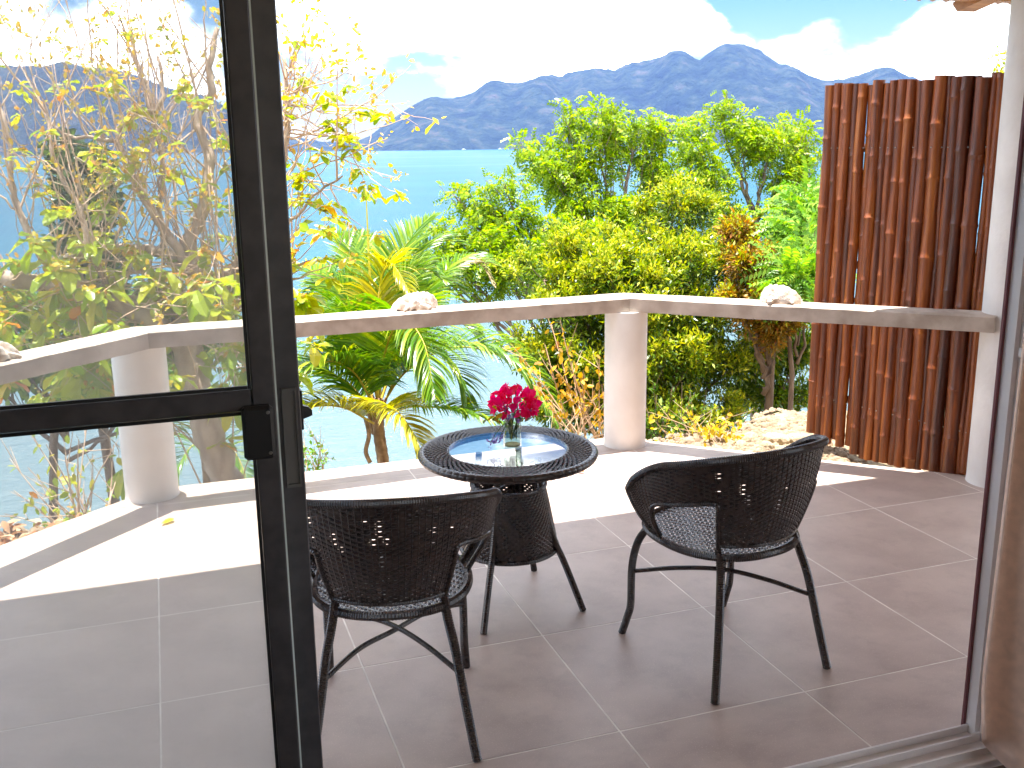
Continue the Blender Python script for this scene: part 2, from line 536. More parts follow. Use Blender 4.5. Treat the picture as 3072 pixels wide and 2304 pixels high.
class MB:
    """collects simple shapes into one mesh"""

    def __init__(s):
        s.v, s.f = [], []

    def add(s, V, F):
        o = len(s.v)
        s.v += [tuple(map(float, q)) for q in V]
        s.f += [tuple(i + o for i in f) for f in F]

    def box(s, x0, x1, y0, y1, z0, z1, b=0.0):
        if b <= 0:
            V = [(x, y, z) for z in (z0, z1) for y in (y0, y1) for x in (x0, x1)]
            s.add(V, [(0, 2, 3, 1), (4, 5, 7, 6), (0, 1, 5, 4), (2, 6, 7, 3), (0, 4, 6, 2), (1, 3, 7, 5)])
            return
        V = []
        for z, i in ((z0, b), (z0 + b, 0), (z1 - b, 0), (z1, b)):
            for (px, py) in ((x0 + b, y0), (x1 - b, y0), (x1, y0 + b), (x1, y1 - b), (x1 - b, y1), (x0 + b, y1), (x0, y1 - b), (x0, y0 + b)):
                cx, cy_ = (x0 + x1) / 2, (y0 + y1) / 2
                qx = max(x0 + i, min(x1 - i, px))
                qy = max(y0 + i, min(y1 - i, py))
                V.append((qx, qy, z))
        F = [tuple(range(7, -1, -1)), tuple(range(24, 32))]
        for r in range(3):
            for k in range(8):
                F.append((r * 8 + k, r * 8 + (k + 1) % 8, (r + 1) * 8 + (k + 1) % 8, (r + 1) * 8 + k))
        s.add(V, F)

    def tube(s, pts, rad, n=8, cap=True):
        V, F = tube_geo(pts, rad, n, cap)
        s.add(V, F)

    def lathe(s, prof, n=24, c=(0, 0, 0), cap=True):
        V = [(c[0] + r * cos(2 * PI * k / n), c[1] + r * sin(2 * PI * k / n), c[2] + z) for r, z in prof for k in range(n)]
        F = []
        for i in range(len(prof) - 1):
            for k in range(n):
                F.append((i * n + k, i * n + (k + 1) % n, (i + 1) * n + (k + 1) % n, (i + 1) * n + k))
        if cap:
            F.append(tuple(range(n - 1, -1, -1)))
            F.append(tuple((len(prof) - 1) * n + k for k in range(n)))
        s.add(V, F)

    def build(s, name, mat, parent=None, smooth=False, world=False):
        return mk(name, np.array(s.v), s.f, mat, parent, smooth, world)


def tube_geo(pts, rad, n=8, cap=True):
    P = np.asarray(pts, float)
    k = len(P)
    rad = np.full(k, rad, float) if np.isscalar(rad) else np.asarray(rad, float)
    T = np.gradient(P, axis=0)
    T /= np.maximum(np.linalg.norm(T, axis=1)[:, None], 1e-9)
    ref = np.array([0, 0, 1.0]) if abs(T[0, 2]) < 0.9 else np.array([1.0, 0, 0])
    a = np.cross(T[0], ref)
    a /= np.linalg.norm(a)
    V = []
    ang = np.arange(n) * 2 * PI / n
    for i in range(k):
        a = a - T[i] * (a @ T[i])
        a /= max(np.linalg.norm(a), 1e-9)
        b = np.cross(T[i], a)
        V.append(P[i] + rad[i] * (np.cos(ang)[:, None] * a + np.sin(ang)[:, None] * b))
    V = np.concatenate(V)
    F = [(i * n + j, i * n + (j + 1) % n, (i + 1) * n + (j + 1) % n, (i + 1) * n + j) for i in range(k - 1) for j in range(n)]
    if cap:
        F.append(tuple(range(n - 1, -1, -1)))
        F.append(tuple((k - 1) * n + j for j in range(n)))
    return V, F


def resample(pts, step):
    P = np.asarray(pts, float)
    # smooth through the points (Catmull-Rom), then even spacing
    Q = []
    E = np.vstack([2 * P[0] - P[1], P, 2 * P[-1] - P[-2]])
    for i in range(1, len(E) - 2):
        p0, p1, p2, p3 = E[i - 1:i + 3]
        for t in np.linspace(0, 1, 14, endpoint=False):
            Q.append(0.5 * (2 * p1 + (p2 - p0) * t + (2 * p0 - 5 * p1 + 4 * p2 - p3) * t * t + (3 * p1 - p0 - 3 * p2 + p3) * t ** 3))
    Q.append(P[-1])
    Q = np.array(Q)
    d = np.concatenate([[0], np.cumsum(np.linalg.norm(np.diff(Q, axis=0), axis=1))])
    n = max(2, int(round(d[-1] / step)) + 1)
    s = np.linspace(0, d[-1], n)
    return np.stack([np.interp(s, d, Q[:, k]) for k in range(3)], 1)


def wrap_tube(mb, pts, r, pitch=0.0065, n=9):
    """tube wrapped in a flat strand: ring-ribbed"""
    P = resample(pts, pitch / 2)
    rad = np.where(np.arange(len(P)) % 2 == 0, r, r * 0.88)
    mb.tube(P, rad, n)


def at(u, v, dep):
    """a point of the place seen at (u,v) in the 2212x1659 view, dep metres ahead"""
    k = 3072 / 2212
    return CAM + dep * (fwd + R2 * ((u * k - 1536) / FPX) - U2 * ((v * k - 1152) / FPX))


def on_z(u, v, z):
    d = at(u, v, 1.0) - CAM
    return CAM + d * ((z - CAM[2]) / d[2])


# ------------------------------------------------------------------ terrain, sea, hills
SEA = -6.0


def ground_h(x, y):
    # flat shelf by the house, dropping to the sea beyond the balcony
    d = max((y - 2.35) * 0.9, (y - 0.4 + (x - 3.0) * -0.2) * 0.45 if x > 3 else -9, (-x - 0.35 + (y - 1.7)) * 0.7)
    base = -0.09
    edge = y - 2.13 - max(0, min(0.25, (x - 2.9) * 0.3)) + max(0.0, 0.25 - x) * 0.85
    d = max(0.0, edge)
    if x < 0.07:
        edge = y - 2.063 - 0.8787 * x - max(0.0, min(0.5, (-0.25 - x) * 0.9))
        d = max(0.0, edge)
    h = base - 1.25 * max(0, d - 0.05) - 0.25 * min(d, 1.0)
    h += 0.03 * sin(x * 5.1 + y * 3.3) + 0.02 * sin(x * 11.7 - y * 9.1)
    if d <= 0:
        h = base + 0.35 * (h - base)
    return max(h, SEA - 2.5)


def build_ground():
    xs = np.concatenate([np.linspace(-60, -6, 16), np.linspace(-5.5, 12, 90), np.linspace(13, 60, 16)])
    ys = np.concatenate([np.linspace(-30, -2, 8), np.linspace(-1, 9, 60), np.linspace(9.5, 16, 8)])
    V = [(x, y, ground_h(x, y)) for y in ys for x in xs]
    nx = len(xs)
    F = [(j * nx + i, j * nx + i + 1, (j + 1) * nx + i + 1, (j + 1) * nx + i) for j in range(len(ys) - 1) for i in range(nx - 1)]
    # leave the footprint of the house alone: it stands above
    o = mk('ground', V, F, M['soil'], smooth=True)
    tag(o, kind='structure')


build_ground()
seaV = []
sy = [-60, 4, 12, 30, 80, 300, 1500, 5200]
sx_ = [-9000, -2500, -400, -60, 0, 60, 400, 2500, 9000]
seaV = [(x, y, 0) for y in sy for x in sx_]
nx = len(sx_)
seaF = [(j * nx + i, j * nx + i + 1, (j + 1) * nx + i + 1, (j + 1) * nx + i) for j in range(len(sy) - 1) for i in range(nx - 1)]
sea = mk('sea', seaV, seaF, M['sea'])
sea.location = (0, 0, SEA)
tag(sea, kind='structure')

SKYLINE = [(-0.75, 0.03), (-0.6, 0.045), (-0.45, 0.055), (-0.32, 0.07), (-0.2177, 0.0715), (-0.1173, 0.0735), (-0.0636, 0.072), (-0.035, 0.0675), (-0.007, 0.066), (0.02, 0.055), (0.0518, 0.0455), (0.085, 0.027), (0.1132, 0.0142), (0.1556, 0.0062), (0.1859, 0.0061), (0.1994, 0.0112), (0.2175, 0.0252), (0.2398, 0.0361), (0.2576, 0.0419), (0.2708, 0.043), (0.293, 0.0488), (0.3108, 0.0562), (0.3328, 0.0568), (0.3549, 0.0607), (0.3725, 0.0668), (0.3813, 0.0646), (0.3944, 0.0686), (0.4163, 0.0716), (0.4337, 0.0691), (0.4423, 0.074), (0.4639, 0.0777), (0.4853, 0.0813), (0.4981, 0.0814), (0.5111, 0.0732), (0.5194, 0.0772), (0.536, 0.0861), (0.5505, 0.0885), (0.5652, 0.0848), (0.5823, 0.0712), (0.599, 0.0651), (0.624, 0.0546), (0.64, 0.0557), (0.6595, 0.0607), (0.6672, 0.0624), (0.6831, 0.0587), (0.6948, 0.0559), (0.7104, 0.0523), (0.7484, 0.0451), (0.8195, 0.0464), (0.9182, 0.0353), (1.1, 0.03), (1.25, 0.02)]


def build_hills():
    az = np.linspace(-0.75, 1.25, 640)
    el = np.interp(az, [a for a, _ in SKYLINE], [e for _, e in SKYLINE])
    r0 = 3500 + 90 * np.sin(az * 17) + 60 * np.sin(az * 41 + 1)
    r1 = 4300.0
    nr = 46
    V = []
    ph = rng.uniform(0, 6.28, 12)
    for j in range(nr):
        t = j / (nr - 1)
        for i, a in enumerate(az):
            rr = r0[i] + (r1 - r0[i]) * min(1.0, t / 0.8)
            if t > 0.8:
                rr = r1 + (t - 0.8) * 3500
            ridge = CAM[2] + r1 * el[i]
            prof = math.sin(min(1.0, t / 0.8) * PI / 2) ** 0.95
            # spurs and gullies run down the slope
            sp = 0
            for k in range(6):
                sp += sin(a * (34 + 23 * k) + ph[k] + 2.6 * t * sin(a * 9 + ph[k + 6])) / (1 + 0.55 * k)
            hgt = SEA + (ridge - SEA) * prof * (1 + 0.10 * sp * math.sin(PI * min(1, t / 0.8)))
            if t > 0.8:
                hgt = ridge * (1 - (t - 0.8) * 2.5)
            elif j > 1:
                hgt += rng.normal(0, 2.6) * (0.5 + 0.5 * t)
            V.append((rr * sin(a), CAM[1] + rr * cos(a), hgt if j else SEA - 3))
    n = len(az)
    F = np.array([(j * n + i, j * n + i + 1, (j + 1) * n + i + 1, (j + 1) * n + i) for j in range(nr - 1) for i in range(n - 1)])
    o = mk('hills', V, F, M['hill'], smooth=True)
    tag(o, kind='structure')


build_hills()

# ------------------------------------------------------------------ balcony floor
POLY = [(-3.4, -0.90), (-3.4, -0.941), (-0.015, 2.05), (2.40, 2.05), (3.66, 0.867), (4.6, -0.02), (4.6, -0.90)]
POLY = [(-3.4, -0.92), (-0.015, 2.05), (2.40, 2.05), (3.66, 0.867), (4.6, -0.02), (4.6, -0.92)]


def clip(poly, inside, inter):
    out = []
    for i in range(len(poly)):
        a, b = poly[i - 1], poly[i]
        ia, ib = inside(a), inside(b)
        if ia != ib:
            out.append(inter(a, b))
        if ib:
            out.append(b)
    return out


def clip_axis(poly, ax, val, keep_greater):
    def ins(p):
        return p[ax] >= val if keep_greater else p[ax] <= val

    def it(a, b):
        t = (val - a[ax]) / (b[ax] - a[ax])
        return (a[0] + t * (b[0] - a[0]), a[1] + t * (b[1] - a[1]))
    return clip(poly, ins, it)


def inset(poly, d):
    n = len(poly)
    out = []
    area = sum(poly[i - 1][0] * poly[i][1] - poly[i][0] * poly[i - 1][1] for i in range(n))
    sgn = 1 if area > 0 else -1
    L = []
    for i in range(n):
        a, b = Vector(poly[i]), Vector(poly[(i + 1) % n])
        e = (b - a)
        if e.length < 1e-6:
            e = Vector((1, 0))
        e.normalize()
        nrm = Vector((-e.y, e.x)) * sgn
        L.append((a + nrm * d, e))
    for i in range(n):
        (p, e), (q, g) = L[i - 1], L[i]
        den = e.x * g.y - e.y * g.x
        if abs(den) < 1e-6:
            out.append((q.x, q.y))
            continue
        t = ((q.x - p.x) * g.y - (q.y - p.y) * g.x) / den
        out.append((p.x + t * e.x, p.y + t * e.y))
    return out


def prism(poly, z0, z1, bev=0.0):
    n = len(poly)
    V = [(x, y, z0) for x, y in poly]
    F = [tuple(range(n - 1, -1, -1))]
    V += [(x, y, z1 - bev) for x, y in poly]
    F += [(i, (i + 1) % n, n + (i + 1) % n, n + i) for i in range(n)]
    o = n
    if bev:
        V += [(x, y, z1) for x, y in inset(poly, bev)]
        F += [(n + i, n + (i + 1) % n, 2 * n + (i + 1) % n, 2 * n + i) for i in range(n)]
        o = 2 * n
    F.append(tuple(o + i for i in range(n)))
    return V, F


CCW = POLY if sum(POLY[i - 1][0] * POLY[i][1] - POLY[i][0] * POLY[i - 1][1] for i in range(len(POLY))) > 0 else POLY[::-1]
floor = empty('balcony_floor', (0, 0, 0), None, None)
tag(floor, kind='structure')
V, F = prism(inset(CCW, 0.012), -0.22, -0.0075)
mk('slab', V, F, M['slab'], floor)
V, F = prism(inset(CCW, 0.006), -0.007, -0.0007)
mk('grout', V, F, M['grout'], floor)
T = 0.6
for a in range(-6, 9):
    for b in range(-2, 4):
        q = CCW
        x0, x1, y0, y1 = a * T, (a + 1) * T, b * T, (b + 1) * T
        y0c = max(y0, -0.92)
        for ax, val, gr in ((0, x0, True), (0, x1, False), (1, y0c, True), (1, y1, False)):
            q = clip_axis(q, ax, val, gr) if q else q
        if not q or len(q) < 3:
            continue
        qq = []
        for p in q:
            if not qq or math.hypot(p[0] - qq[-1][0], p[1] - qq[-1][1]) > 0.004:
                qq.append(p)
        if len(qq) > 1 and math.hypot(qq[0][0] - qq[-1][0], qq[0][1] - qq[-1][1]) < 0.004:
            qq.pop()
        ar = abs(sum(qq[i - 1][0] * qq[i][1] - qq[i][0] * qq[i - 1][1] for i in range(len(qq)))) / 2
        if len(qq) < 3 or ar < 0.002:
            continue
        V, F = prism(inset(qq, 0.0024), -0.012, 0.0 + random.uniform(-0.0003, 0.0003), 0.001)
        cx = sum(v[0] for v in V) / len(V)
        cyy = sum(v[1] for v in V) / len(V)
        o = mk('tile', [(v[0] - cx, v[1] - cyy, v[2]) for v in V], F, M['tile'], floor)
        o.location = (cx, cyy, 0)

# ------------------------------------------------------------------ railing, pillars, column
rail = empty('balcony_railing', (1.2, 1.87, 0.735), 'grey brown concrete handrail beam running in three angled sections along the balcony edge', 'railing')
RIN = [(-2.4, -0.74), (0.03, 1.755), (2.385, 1.835), (3.622, 0.648)]
RW = (0.165, 0.17, 0.155)


def offs(p, q, d):
    e = (Vector(q) - Vector(p)).normalized()
    nrm = Vector((-e.y, e.x))
    return (Vector(p) + nrm * d, e)


def isect(A, B):
    (p, e), (q, g) = A, B
    den = e.x * g.y - e.y * g.x
    t = ((q.x - p.x) * g.y - (q.y - p.y) * g.x) / den
    return (p.x + t * e.x, p.y + t * e.y)


OL = [offs(RIN[i], RIN[i + 1], RW[i]) for i in range(3)]
ROUT = [tuple((OL[0][0])), isect(OL[0], OL[1]), isect(OL[1], OL[2]), tuple((Vector(RIN[3]) + Vector((-OL[2][1].y, OL[2][1].x)) * RW[2]))]
for i in range(3):
    L_ = (Vector(RIN[i + 1]) - Vector(RIN[i])).length
    n = int(L_ / 0.06)
    prof = [(0.0, 0.735), (0.0, 0.803), (0.07, 0.811), (0.93, 0.811), (1.0, 0.803), (1.0, 0.735)]
    V = []
    for k in range(n + 1):
        t = k / n
        a = Vector(RIN[i]).lerp(Vector(RIN[i + 1]), t)
        b = Vector(ROUT[i]).lerp(Vector(ROUT[i + 1]), t)
        s = 0.0012 if i and k == 0 else 0
        wob = 0.003 * sin(t * L_ * 5 + i) + random.gauss(0, 0.0005)
        for (f, z) in prof:
            p = a.lerp(b, f)
            edge = random.gauss(0, 0.0005) if f in (0.0, 1.0) else 0
            V.append((p.x + edge, p.y + wob * (1 - f) + edge, z + random.gauss(0, 0.0006)))
    m_ = len(prof)
    F = [(k * m_ + j, k * m_ + (j + 1) % m_, (k + 1) * m_ + (j + 1) % m_, (k + 1) * m_ + j) for k in range(n) for j in range(m_)]
    F += [tuple(range(m_ - 1, -1, -1)), tuple(n * m_ + j for j in range(m_))]
    bo = mk('beam', V, F, M['concrete'], rail, smooth=True, world=True)
    bo.data.set_sharp_from_angle(angle=0.6)


def pillar(name, x, y, r, z1, label, cat):
    mb = MB()
    prof = [(r + 0.004, 0.0), (r + 0.002, 0.008), (r, 0.02)]
    for k in range(1, 12):
        prof.append((r * (1 + random.gauss(0, 0.0025)), 0.02 + (z1 - 0.02) * k / 11))
    mb.lathe(prof, 48, (0, 0, 0))
    o = mb.build(name, M['white'], smooth=True)
    o.location = (x, y, 0.0)
    tag(o, label, cat)
    o.data.set_sharp_from_angle(angle=0.8)
    return o


pillar('pillar', -0.02, 1.953, 0.119, 0.7345, 'round white pillar under the railing corner seen through the fly screen', 'pillar')
pillar('pillar', 2.402, 1.905, 0.112, 0.7345, 'round white pillar under the railing corner to the right of the glass table', 'pillar')
pillar('column', 3.768, 0.692, 0.131, 2.27, 'tall round white column beside the bamboo screen rising to the roof', 'column')

# ------------------------------------------------------------------ roof over the balcony
roof = empty('porch_roof', (0.5, 0.0, 2.4), 'corrugated roof edge with orange timber rafter above the tall white column', 'roof')
X0, X1 = -3.3, 5.6
EY, EZ, SL = 1.13, 2.208, -0.20      # eave line, slope towards the house
nx_ = int((X1 - X0) / 0.0095)
V, F = [], []
ysr = [EY, -1.2, -3.0, -5.2]
for sgn in (0, 1):
    for yy in ysr:
        for i in range(nx_ + 1):
            x = X0 + (X1 - X0) * i / nx_
            z = EZ + (yy - EY) * SL + 0.009 * sin(2 * PI * x / 0.076) + sgn * 0.0022
            V.append((x, yy + 0.004 * sin(x * 3.1) * (yy == EY), z))
for sgn in (0, 1):
    for j in range(len(ysr) - 1):
        for i in range(nx_):
            a = sgn * len(ysr) * (nx_ + 1) + j * (nx_ + 1) + i
            q = (a, a + nx_ + 1, a + nx_ + 2, a + 1)
            F.append(q if not sgn else q[::-1])
for i in range(nx_):
    b_ = len(ysr) * (nx_ + 1)
    F.append((i, i + 1, b_ + i + 1, b_ + i))
mk('roof_sheet', V, F, M['roof'], roof, world=True)
for xr in (-2.2, -0.25, 1.7, 3.70, 5.3):
    mb = MB()
    # rafter: timber along y, end chamfered, under the sheet
    hw = 0.05
    zt = lambda y: EZ + (y - EY) * SL - 0.0145
    P = [(1.105, zt(1.105)), (1.105, zt(1.105) - 0.012), (1.075, zt(1.075) - 0.050), (-1.19, zt(-1.19) - 0.050), (-1.19, zt(-1.19))]
    V = [(xr + s * hw, y, z) for s in (-1, 1) for (y, z) in P]
    n = len(P)
    F = [tuple(range(n)), tuple(range(2 * n - 1, n - 1, -1))] + [(i, n + i, n + (i + 1) % n, (i + 1) % n) for i in range(n)]
    mk('rafter', V, F, M['wood'], roof, world=True)
mb = MB()
mb.box(X0 + 0.02, X1 - 0.02, 0.93, 1.0, 2.186, 2.224, 0.004)
purl = mb.build('purlin', M['wood'], roof, world=True)

# ------------------------------------------------------------------ room round the camera
DW0, DW1 = -1.065, -0.915          # thickness of the door wall
room = empty('room_walls', (0, -2.5, 0), None, None)
tag(room, kind='structure')
mb = MB()
mb.box(-3.3, -1.30, DW0, DW1, -0.1, 2.62)
mb.box(2.125, 5.4, DW0, DW1, -0.1, 2.62)
mb.box(-1.30, 2.125, DW0, DW1, 2.12, 2.62)
mb.build('front_wall', M['wall'], room, world=True)
mb = MB()
mb.box(-3.42, -3.30, -5.0, DW1, -0.1, 2.62)
mb.build('side_wall', M['wall'], room, world=True)
mb = MB()  # right wall, out of view; its window gap is added to brighten the room
mb.box(3.4, 3.52, -5.0, DW0, -0.1, 0.7)
mb.box(3.4, 3.52, -5.0, DW0, 2.3, 2.62)
mb.box(3.4, 3.52, -5.0, -4.2, 0.7, 2.3)
mb.box(3.4, 3.52, -1.8, DW0, 0.7, 2.3)
mb.build('side_wall', M['wall'], room, world=True)
mb = MB()  # back wall, also unseen: opening at its right added to let daylight in
mb.box(-3.42, 3.52, -5.12, -5.0, -0.1, 0.7)
mb.box(-3.42, 3.52, -5.12, -5.0, 2.3, 2.62)
mb.box(-3.42, 1.5, -5.12, -5.0, 0.7, 2.3)
mb.box(3.3, 3.52, -5.12, -5.0, 0.7, 2.3)
mb.build('back_wall', M['wall'], room, world=True)
mb = MB()
mb.box(-3.42, 3.52, -5.12, DW1, 2.62, 2.68)
mb.build('ceiling', M['ceil'], room, world=True)
mb = MB()
mb.box(-3.3, 3.4, -5.0, DW0, -0.06, -0.012)
tag(mb.build('interior_floor', M['intfloor']), kind='structure')

# door frame: aluminium sill track, right jamb
df = empty('door_frame', (0.4, -0.98, 0), 'white aluminium sliding door frame with sill track and right jamb beside the curtain', 'door frame')
mb = MB()
mb.box(-1.29, 2.085, -1.06, -0.925, -0.02, 0.006, 0.002)
for y0 in (-0.938, -0.985, -1.04):
    mb.box(-1.29, 2.085, y0, y0 + 0.006, 0.0055, 0.026)
mb.box(-1.29, 2.085, -1.072, -1.060, -0.02, 0.010, 0.002)
mb.build('sill_track', M['alu'], df, world=True)
mb = MB()
mb.box(2.087, 2.124, -1.06, -0.925, -0.018, 2.118, 0.002)
for y0 in (-0.975, -1.02):
    mb.box(2.072, 2.0875, y0, y0 + 0.005, 0.028, 2.09)
jb = mb.build('jamb', M['alu'], df, world=True)
mb = MB()
mb.box(2.078, 2.0875, -0.9275, -0.920, 0.012, 2.09)
mb.build('seal', M['seal'], df, world=True)
mb = MB()
for z in (0.06, 0.085, 0.30, 0.55, 1.045, 1.10):
    V, F = tube_geo([(2.0872, -1.0, z), (2.0855, -1.0, z)], 0.0045, 10)
    mb.add(V, F)
mb.build('screw', M['screw'], df, world=True)
mb = MB()
mb.box(2.066, 2.0872, -1.012, -0.992, 1.062, 1.086, 0.003)
mb.build('strike', M['alu'], df, world=True)
mb = MB()
mb.box(-1.29, 2.085, -1.06, -0.925, 2.09, 2.118, 0.002)
mb.build('head_track', M['alu'], df, world=True)

# ------------------------------------------------------------------ fly screen door (nearest the camera)
fsd = empty('fly_screen_door', (-0.3, -1.045, 0.03), 'dark framed fly screen door slid open on the left with a black lock box', 'screen door')
YS0, YS1 = -1.058, -1.032
mb = MB()
mb.box(0.248, 0.2885, YS0, YS1, 0.03, 2.085, 0.0025)
mb.build('stile', M['dark'], fsd, world=True)
mb = MB()
mb.box(-0.95, -0.91, YS0, YS1, 0.03, 2.085, 0.0025)
mb.build('stile', M['dark'], fsd, world=True)
for (z0, z1) in ((0.031, 0.085), (1.121, 1.160), (2.04, 2.084)):
    mb = MB()
    mb.box(-0.9095, 0.2475, YS0 + 0.002, YS1 - 0.002, z0, z1, 0.0025)
    mb.build('crossbar', M['dark'], fsd, world=True)
for (z0, z1) in ((0.0855, 1.1205), (1.1605, 2.0395)):
    V = [(-0.909, 0, z0), (0.247, 0, z0), (0.247, 0, z1), (-0.909, 0, z1)]
    o = mk('mesh_panel', [(x, -1.046, z) for x, y, z in V], [(0, 1, 2, 3)], M['screen'], fsd, world=True)
    sb = MB()
    bw = 0.006
    sb.box(0.2415, 0.2475, -1.056, -1.050, z0 + 0.0005, z1 - 0.0005)
    sb.box(-0.9, 0.2410, -1.056, -1.050, z1 - 0.0065, z1 - 0.0005)
    sb.box(-0.9, 0.2410, -1.056, -1.050, z0 + 0.0005, z0 + 0.0065)
    sb.build('screen_bead', M['black'], fsd, world=True)
lb = MB()
lb.box(0.226, 0.281, -1.080, -1.0585, 1.034, 1.133, 0.006)
lbo = lb.build('lock_box', M['black'], fsd, world=True)
for (x, z) in ((0.2715, 1.121), (0.2715, 1.046)):
    V, F = tube_geo([(x, -1.0795, z), (x, -1.0818, z)], [0.0036, 0.003], 12)
    s_ = mk('screw', V, F, M['screw'], None)
    s_.parent = lbo

# ------------------------------------------------------------------ glass door behind the screen door
gd = empty('glass_door', (-0.3, -0.995, 0.03), 'sliding glass door with dark stile and long grey flush handle behind the fly screen', 'glass door')
YG0, YG1 = -1.012, -0.978
mb = MB()
mb.box(0.292, 0.338, YG0, YG1, 0.03, 2.085, 0.0025)
gst = mb.build('stile', M['dark'], gd, world=True)
mb = MB()
mb.box(-0.95, -0.90, YG0, YG1, 0.03, 2.085, 0.0025)
mb.build('stile', M['dark'], gd, world=True)
for (z0, z1) in ((0.031, 0.10), (2.02, 2.084)):
    mb = MB()
    mb.box(-0.8995, 0.2915, YG0 + 0.002, YG1 - 0.002, z0, z1, 0.0025)
    mb.build('crossbar', M['dark'], gd, world=True)
mb = MB()
mb.box(-0.899, 0.288, -0.998, -0.992, 0.1005, 2.0195)
mb.build('glass_pane', M['glass'], gd, world=True)
mb = MB()
mb.box(0.2887, 0.2919, -1.0555, -0.992, 0.032, 2.083)
mb.build('glass_edge', M['edgeglass'], gd, world=True)
hb = MB()
hb.box(0.3035, 0.3065, -1.0185, -1.0125, 0.955, 1.147)
hb.box(0.3275, 0.3305, -1.0185, -1.0125, 0.955, 1.147)
hb.box(0.3066, 0.3274, -1.0185, -1.0125, 1.141, 1.147)
hb.box(0.3066, 0.3274, -1.0185, -1.0125, 0.955, 0.961)
hb.box(0.3066, 0.3274, -1.0145, -1.0125, 0.962, 1.140)
hb.build('handle', M['handle'], gd, world=True)
lt = MB()
lt.box(0.3382, 0.3425, -1.006, -0.984, 1.062, 1.138, 0.001)
V = [(0.3425, y, z) for y in (-1.002, -0.988) for z in (1.082, 1.108)] + [(0.3535, y, z) for y in (-1.001, -0.989) for z in (1.085, 1.104)] + [(0.3600, y, z) for y in (-1.0, -0.99) for z in (1.087, 1.097)]
lt.add(V, [(0, 1, 3, 2), (0, 4, 5, 1), (2, 3, 7, 6), (1, 5, 7, 3), (0, 2, 6, 4), (4, 8, 9, 5), (6, 7, 11, 10), (5, 9, 11, 7), (4, 6, 10, 8), (8, 10, 11, 9)])
lt.build('latch', M['black'], gd, world=True)

# ------------------------------------------------------------------ curtain
def build_curtain():
    n, mz = 150, 40
    V = []
    for j in range(mz + 1):
        t = j / mz
        z = 2.3 - t * 2.28
        for i in range(n + 1):
            s = i / n
            flare = 1.0 - 0.05 * t
            x = 1.958 + 0.62 * s * flare - 0.02 * t * (1 - s) ** 2
            amp = 0.035 + 0.012 * sin(s * 9)
            y = -1.135 + amp * sin(s * 36 + 0.5 * sin(t * 3 + s * 6)) + 0.006 * sin(9 * s + 7 * t) - 0.015 * (t > 0.93) * (t - 0.93) * 12
            x += 0.008 * sin(t * 5 + s * 20) + 0.012 * max(0, t - 0.9) * 10 * (1 - s) * 0.6
            zz = z + 0.006 * sin(s * 30 + 1) * t + 0.11 * max(0, 1 - s / 0.13) * max(0, (t - 0.8) / 0.2)
            V.append((x, y, zz))
    F = np.array([(j * (n + 1) + i, j * (n + 1) + i + 1, (j + 1) * (n + 1) + i + 1, (j + 1) * (n + 1) + i) for j in range(mz) for i in range(n)])
    o = mk('curtain', V, F, M['curtain'], smooth=True)
    md = o.modifiers.new('thick', 'SOLIDIFY')
    md.thickness = 0.0022
    tag(o, 'beige cloth curtain hanging in folds beside the right door jamb', 'curtain')


build_curtain()

# ------------------------------------------------------------------ bamboo screen
BA, BB = np.array([3.468, 1.765]), np.array([3.705, 0.80])
bs = empty('bamboo_screen', (3.58, 1.3, -0.05), 'tall screen of dark red brown bamboo poles standing beside the white column', 'screen')
edges = [1245, 1289, 1322, 1352, 1384, 1419, 1453, 1496, 1536, 1576, 1610, 1656, 1696, 1736, 1779, 1836, 1859, 1911, 1957, 1984, 2036, 2069, 2101, 2134]
e0, e1 = edges[0], 2101
bdir = (BB - BA)
blen = np.linalg.norm(bdir)
bdir /= blen
bn = np.array([bdir[1], -bdir[0]])          # towards the balcony
if bn[0] > 0:
    bn = -bn
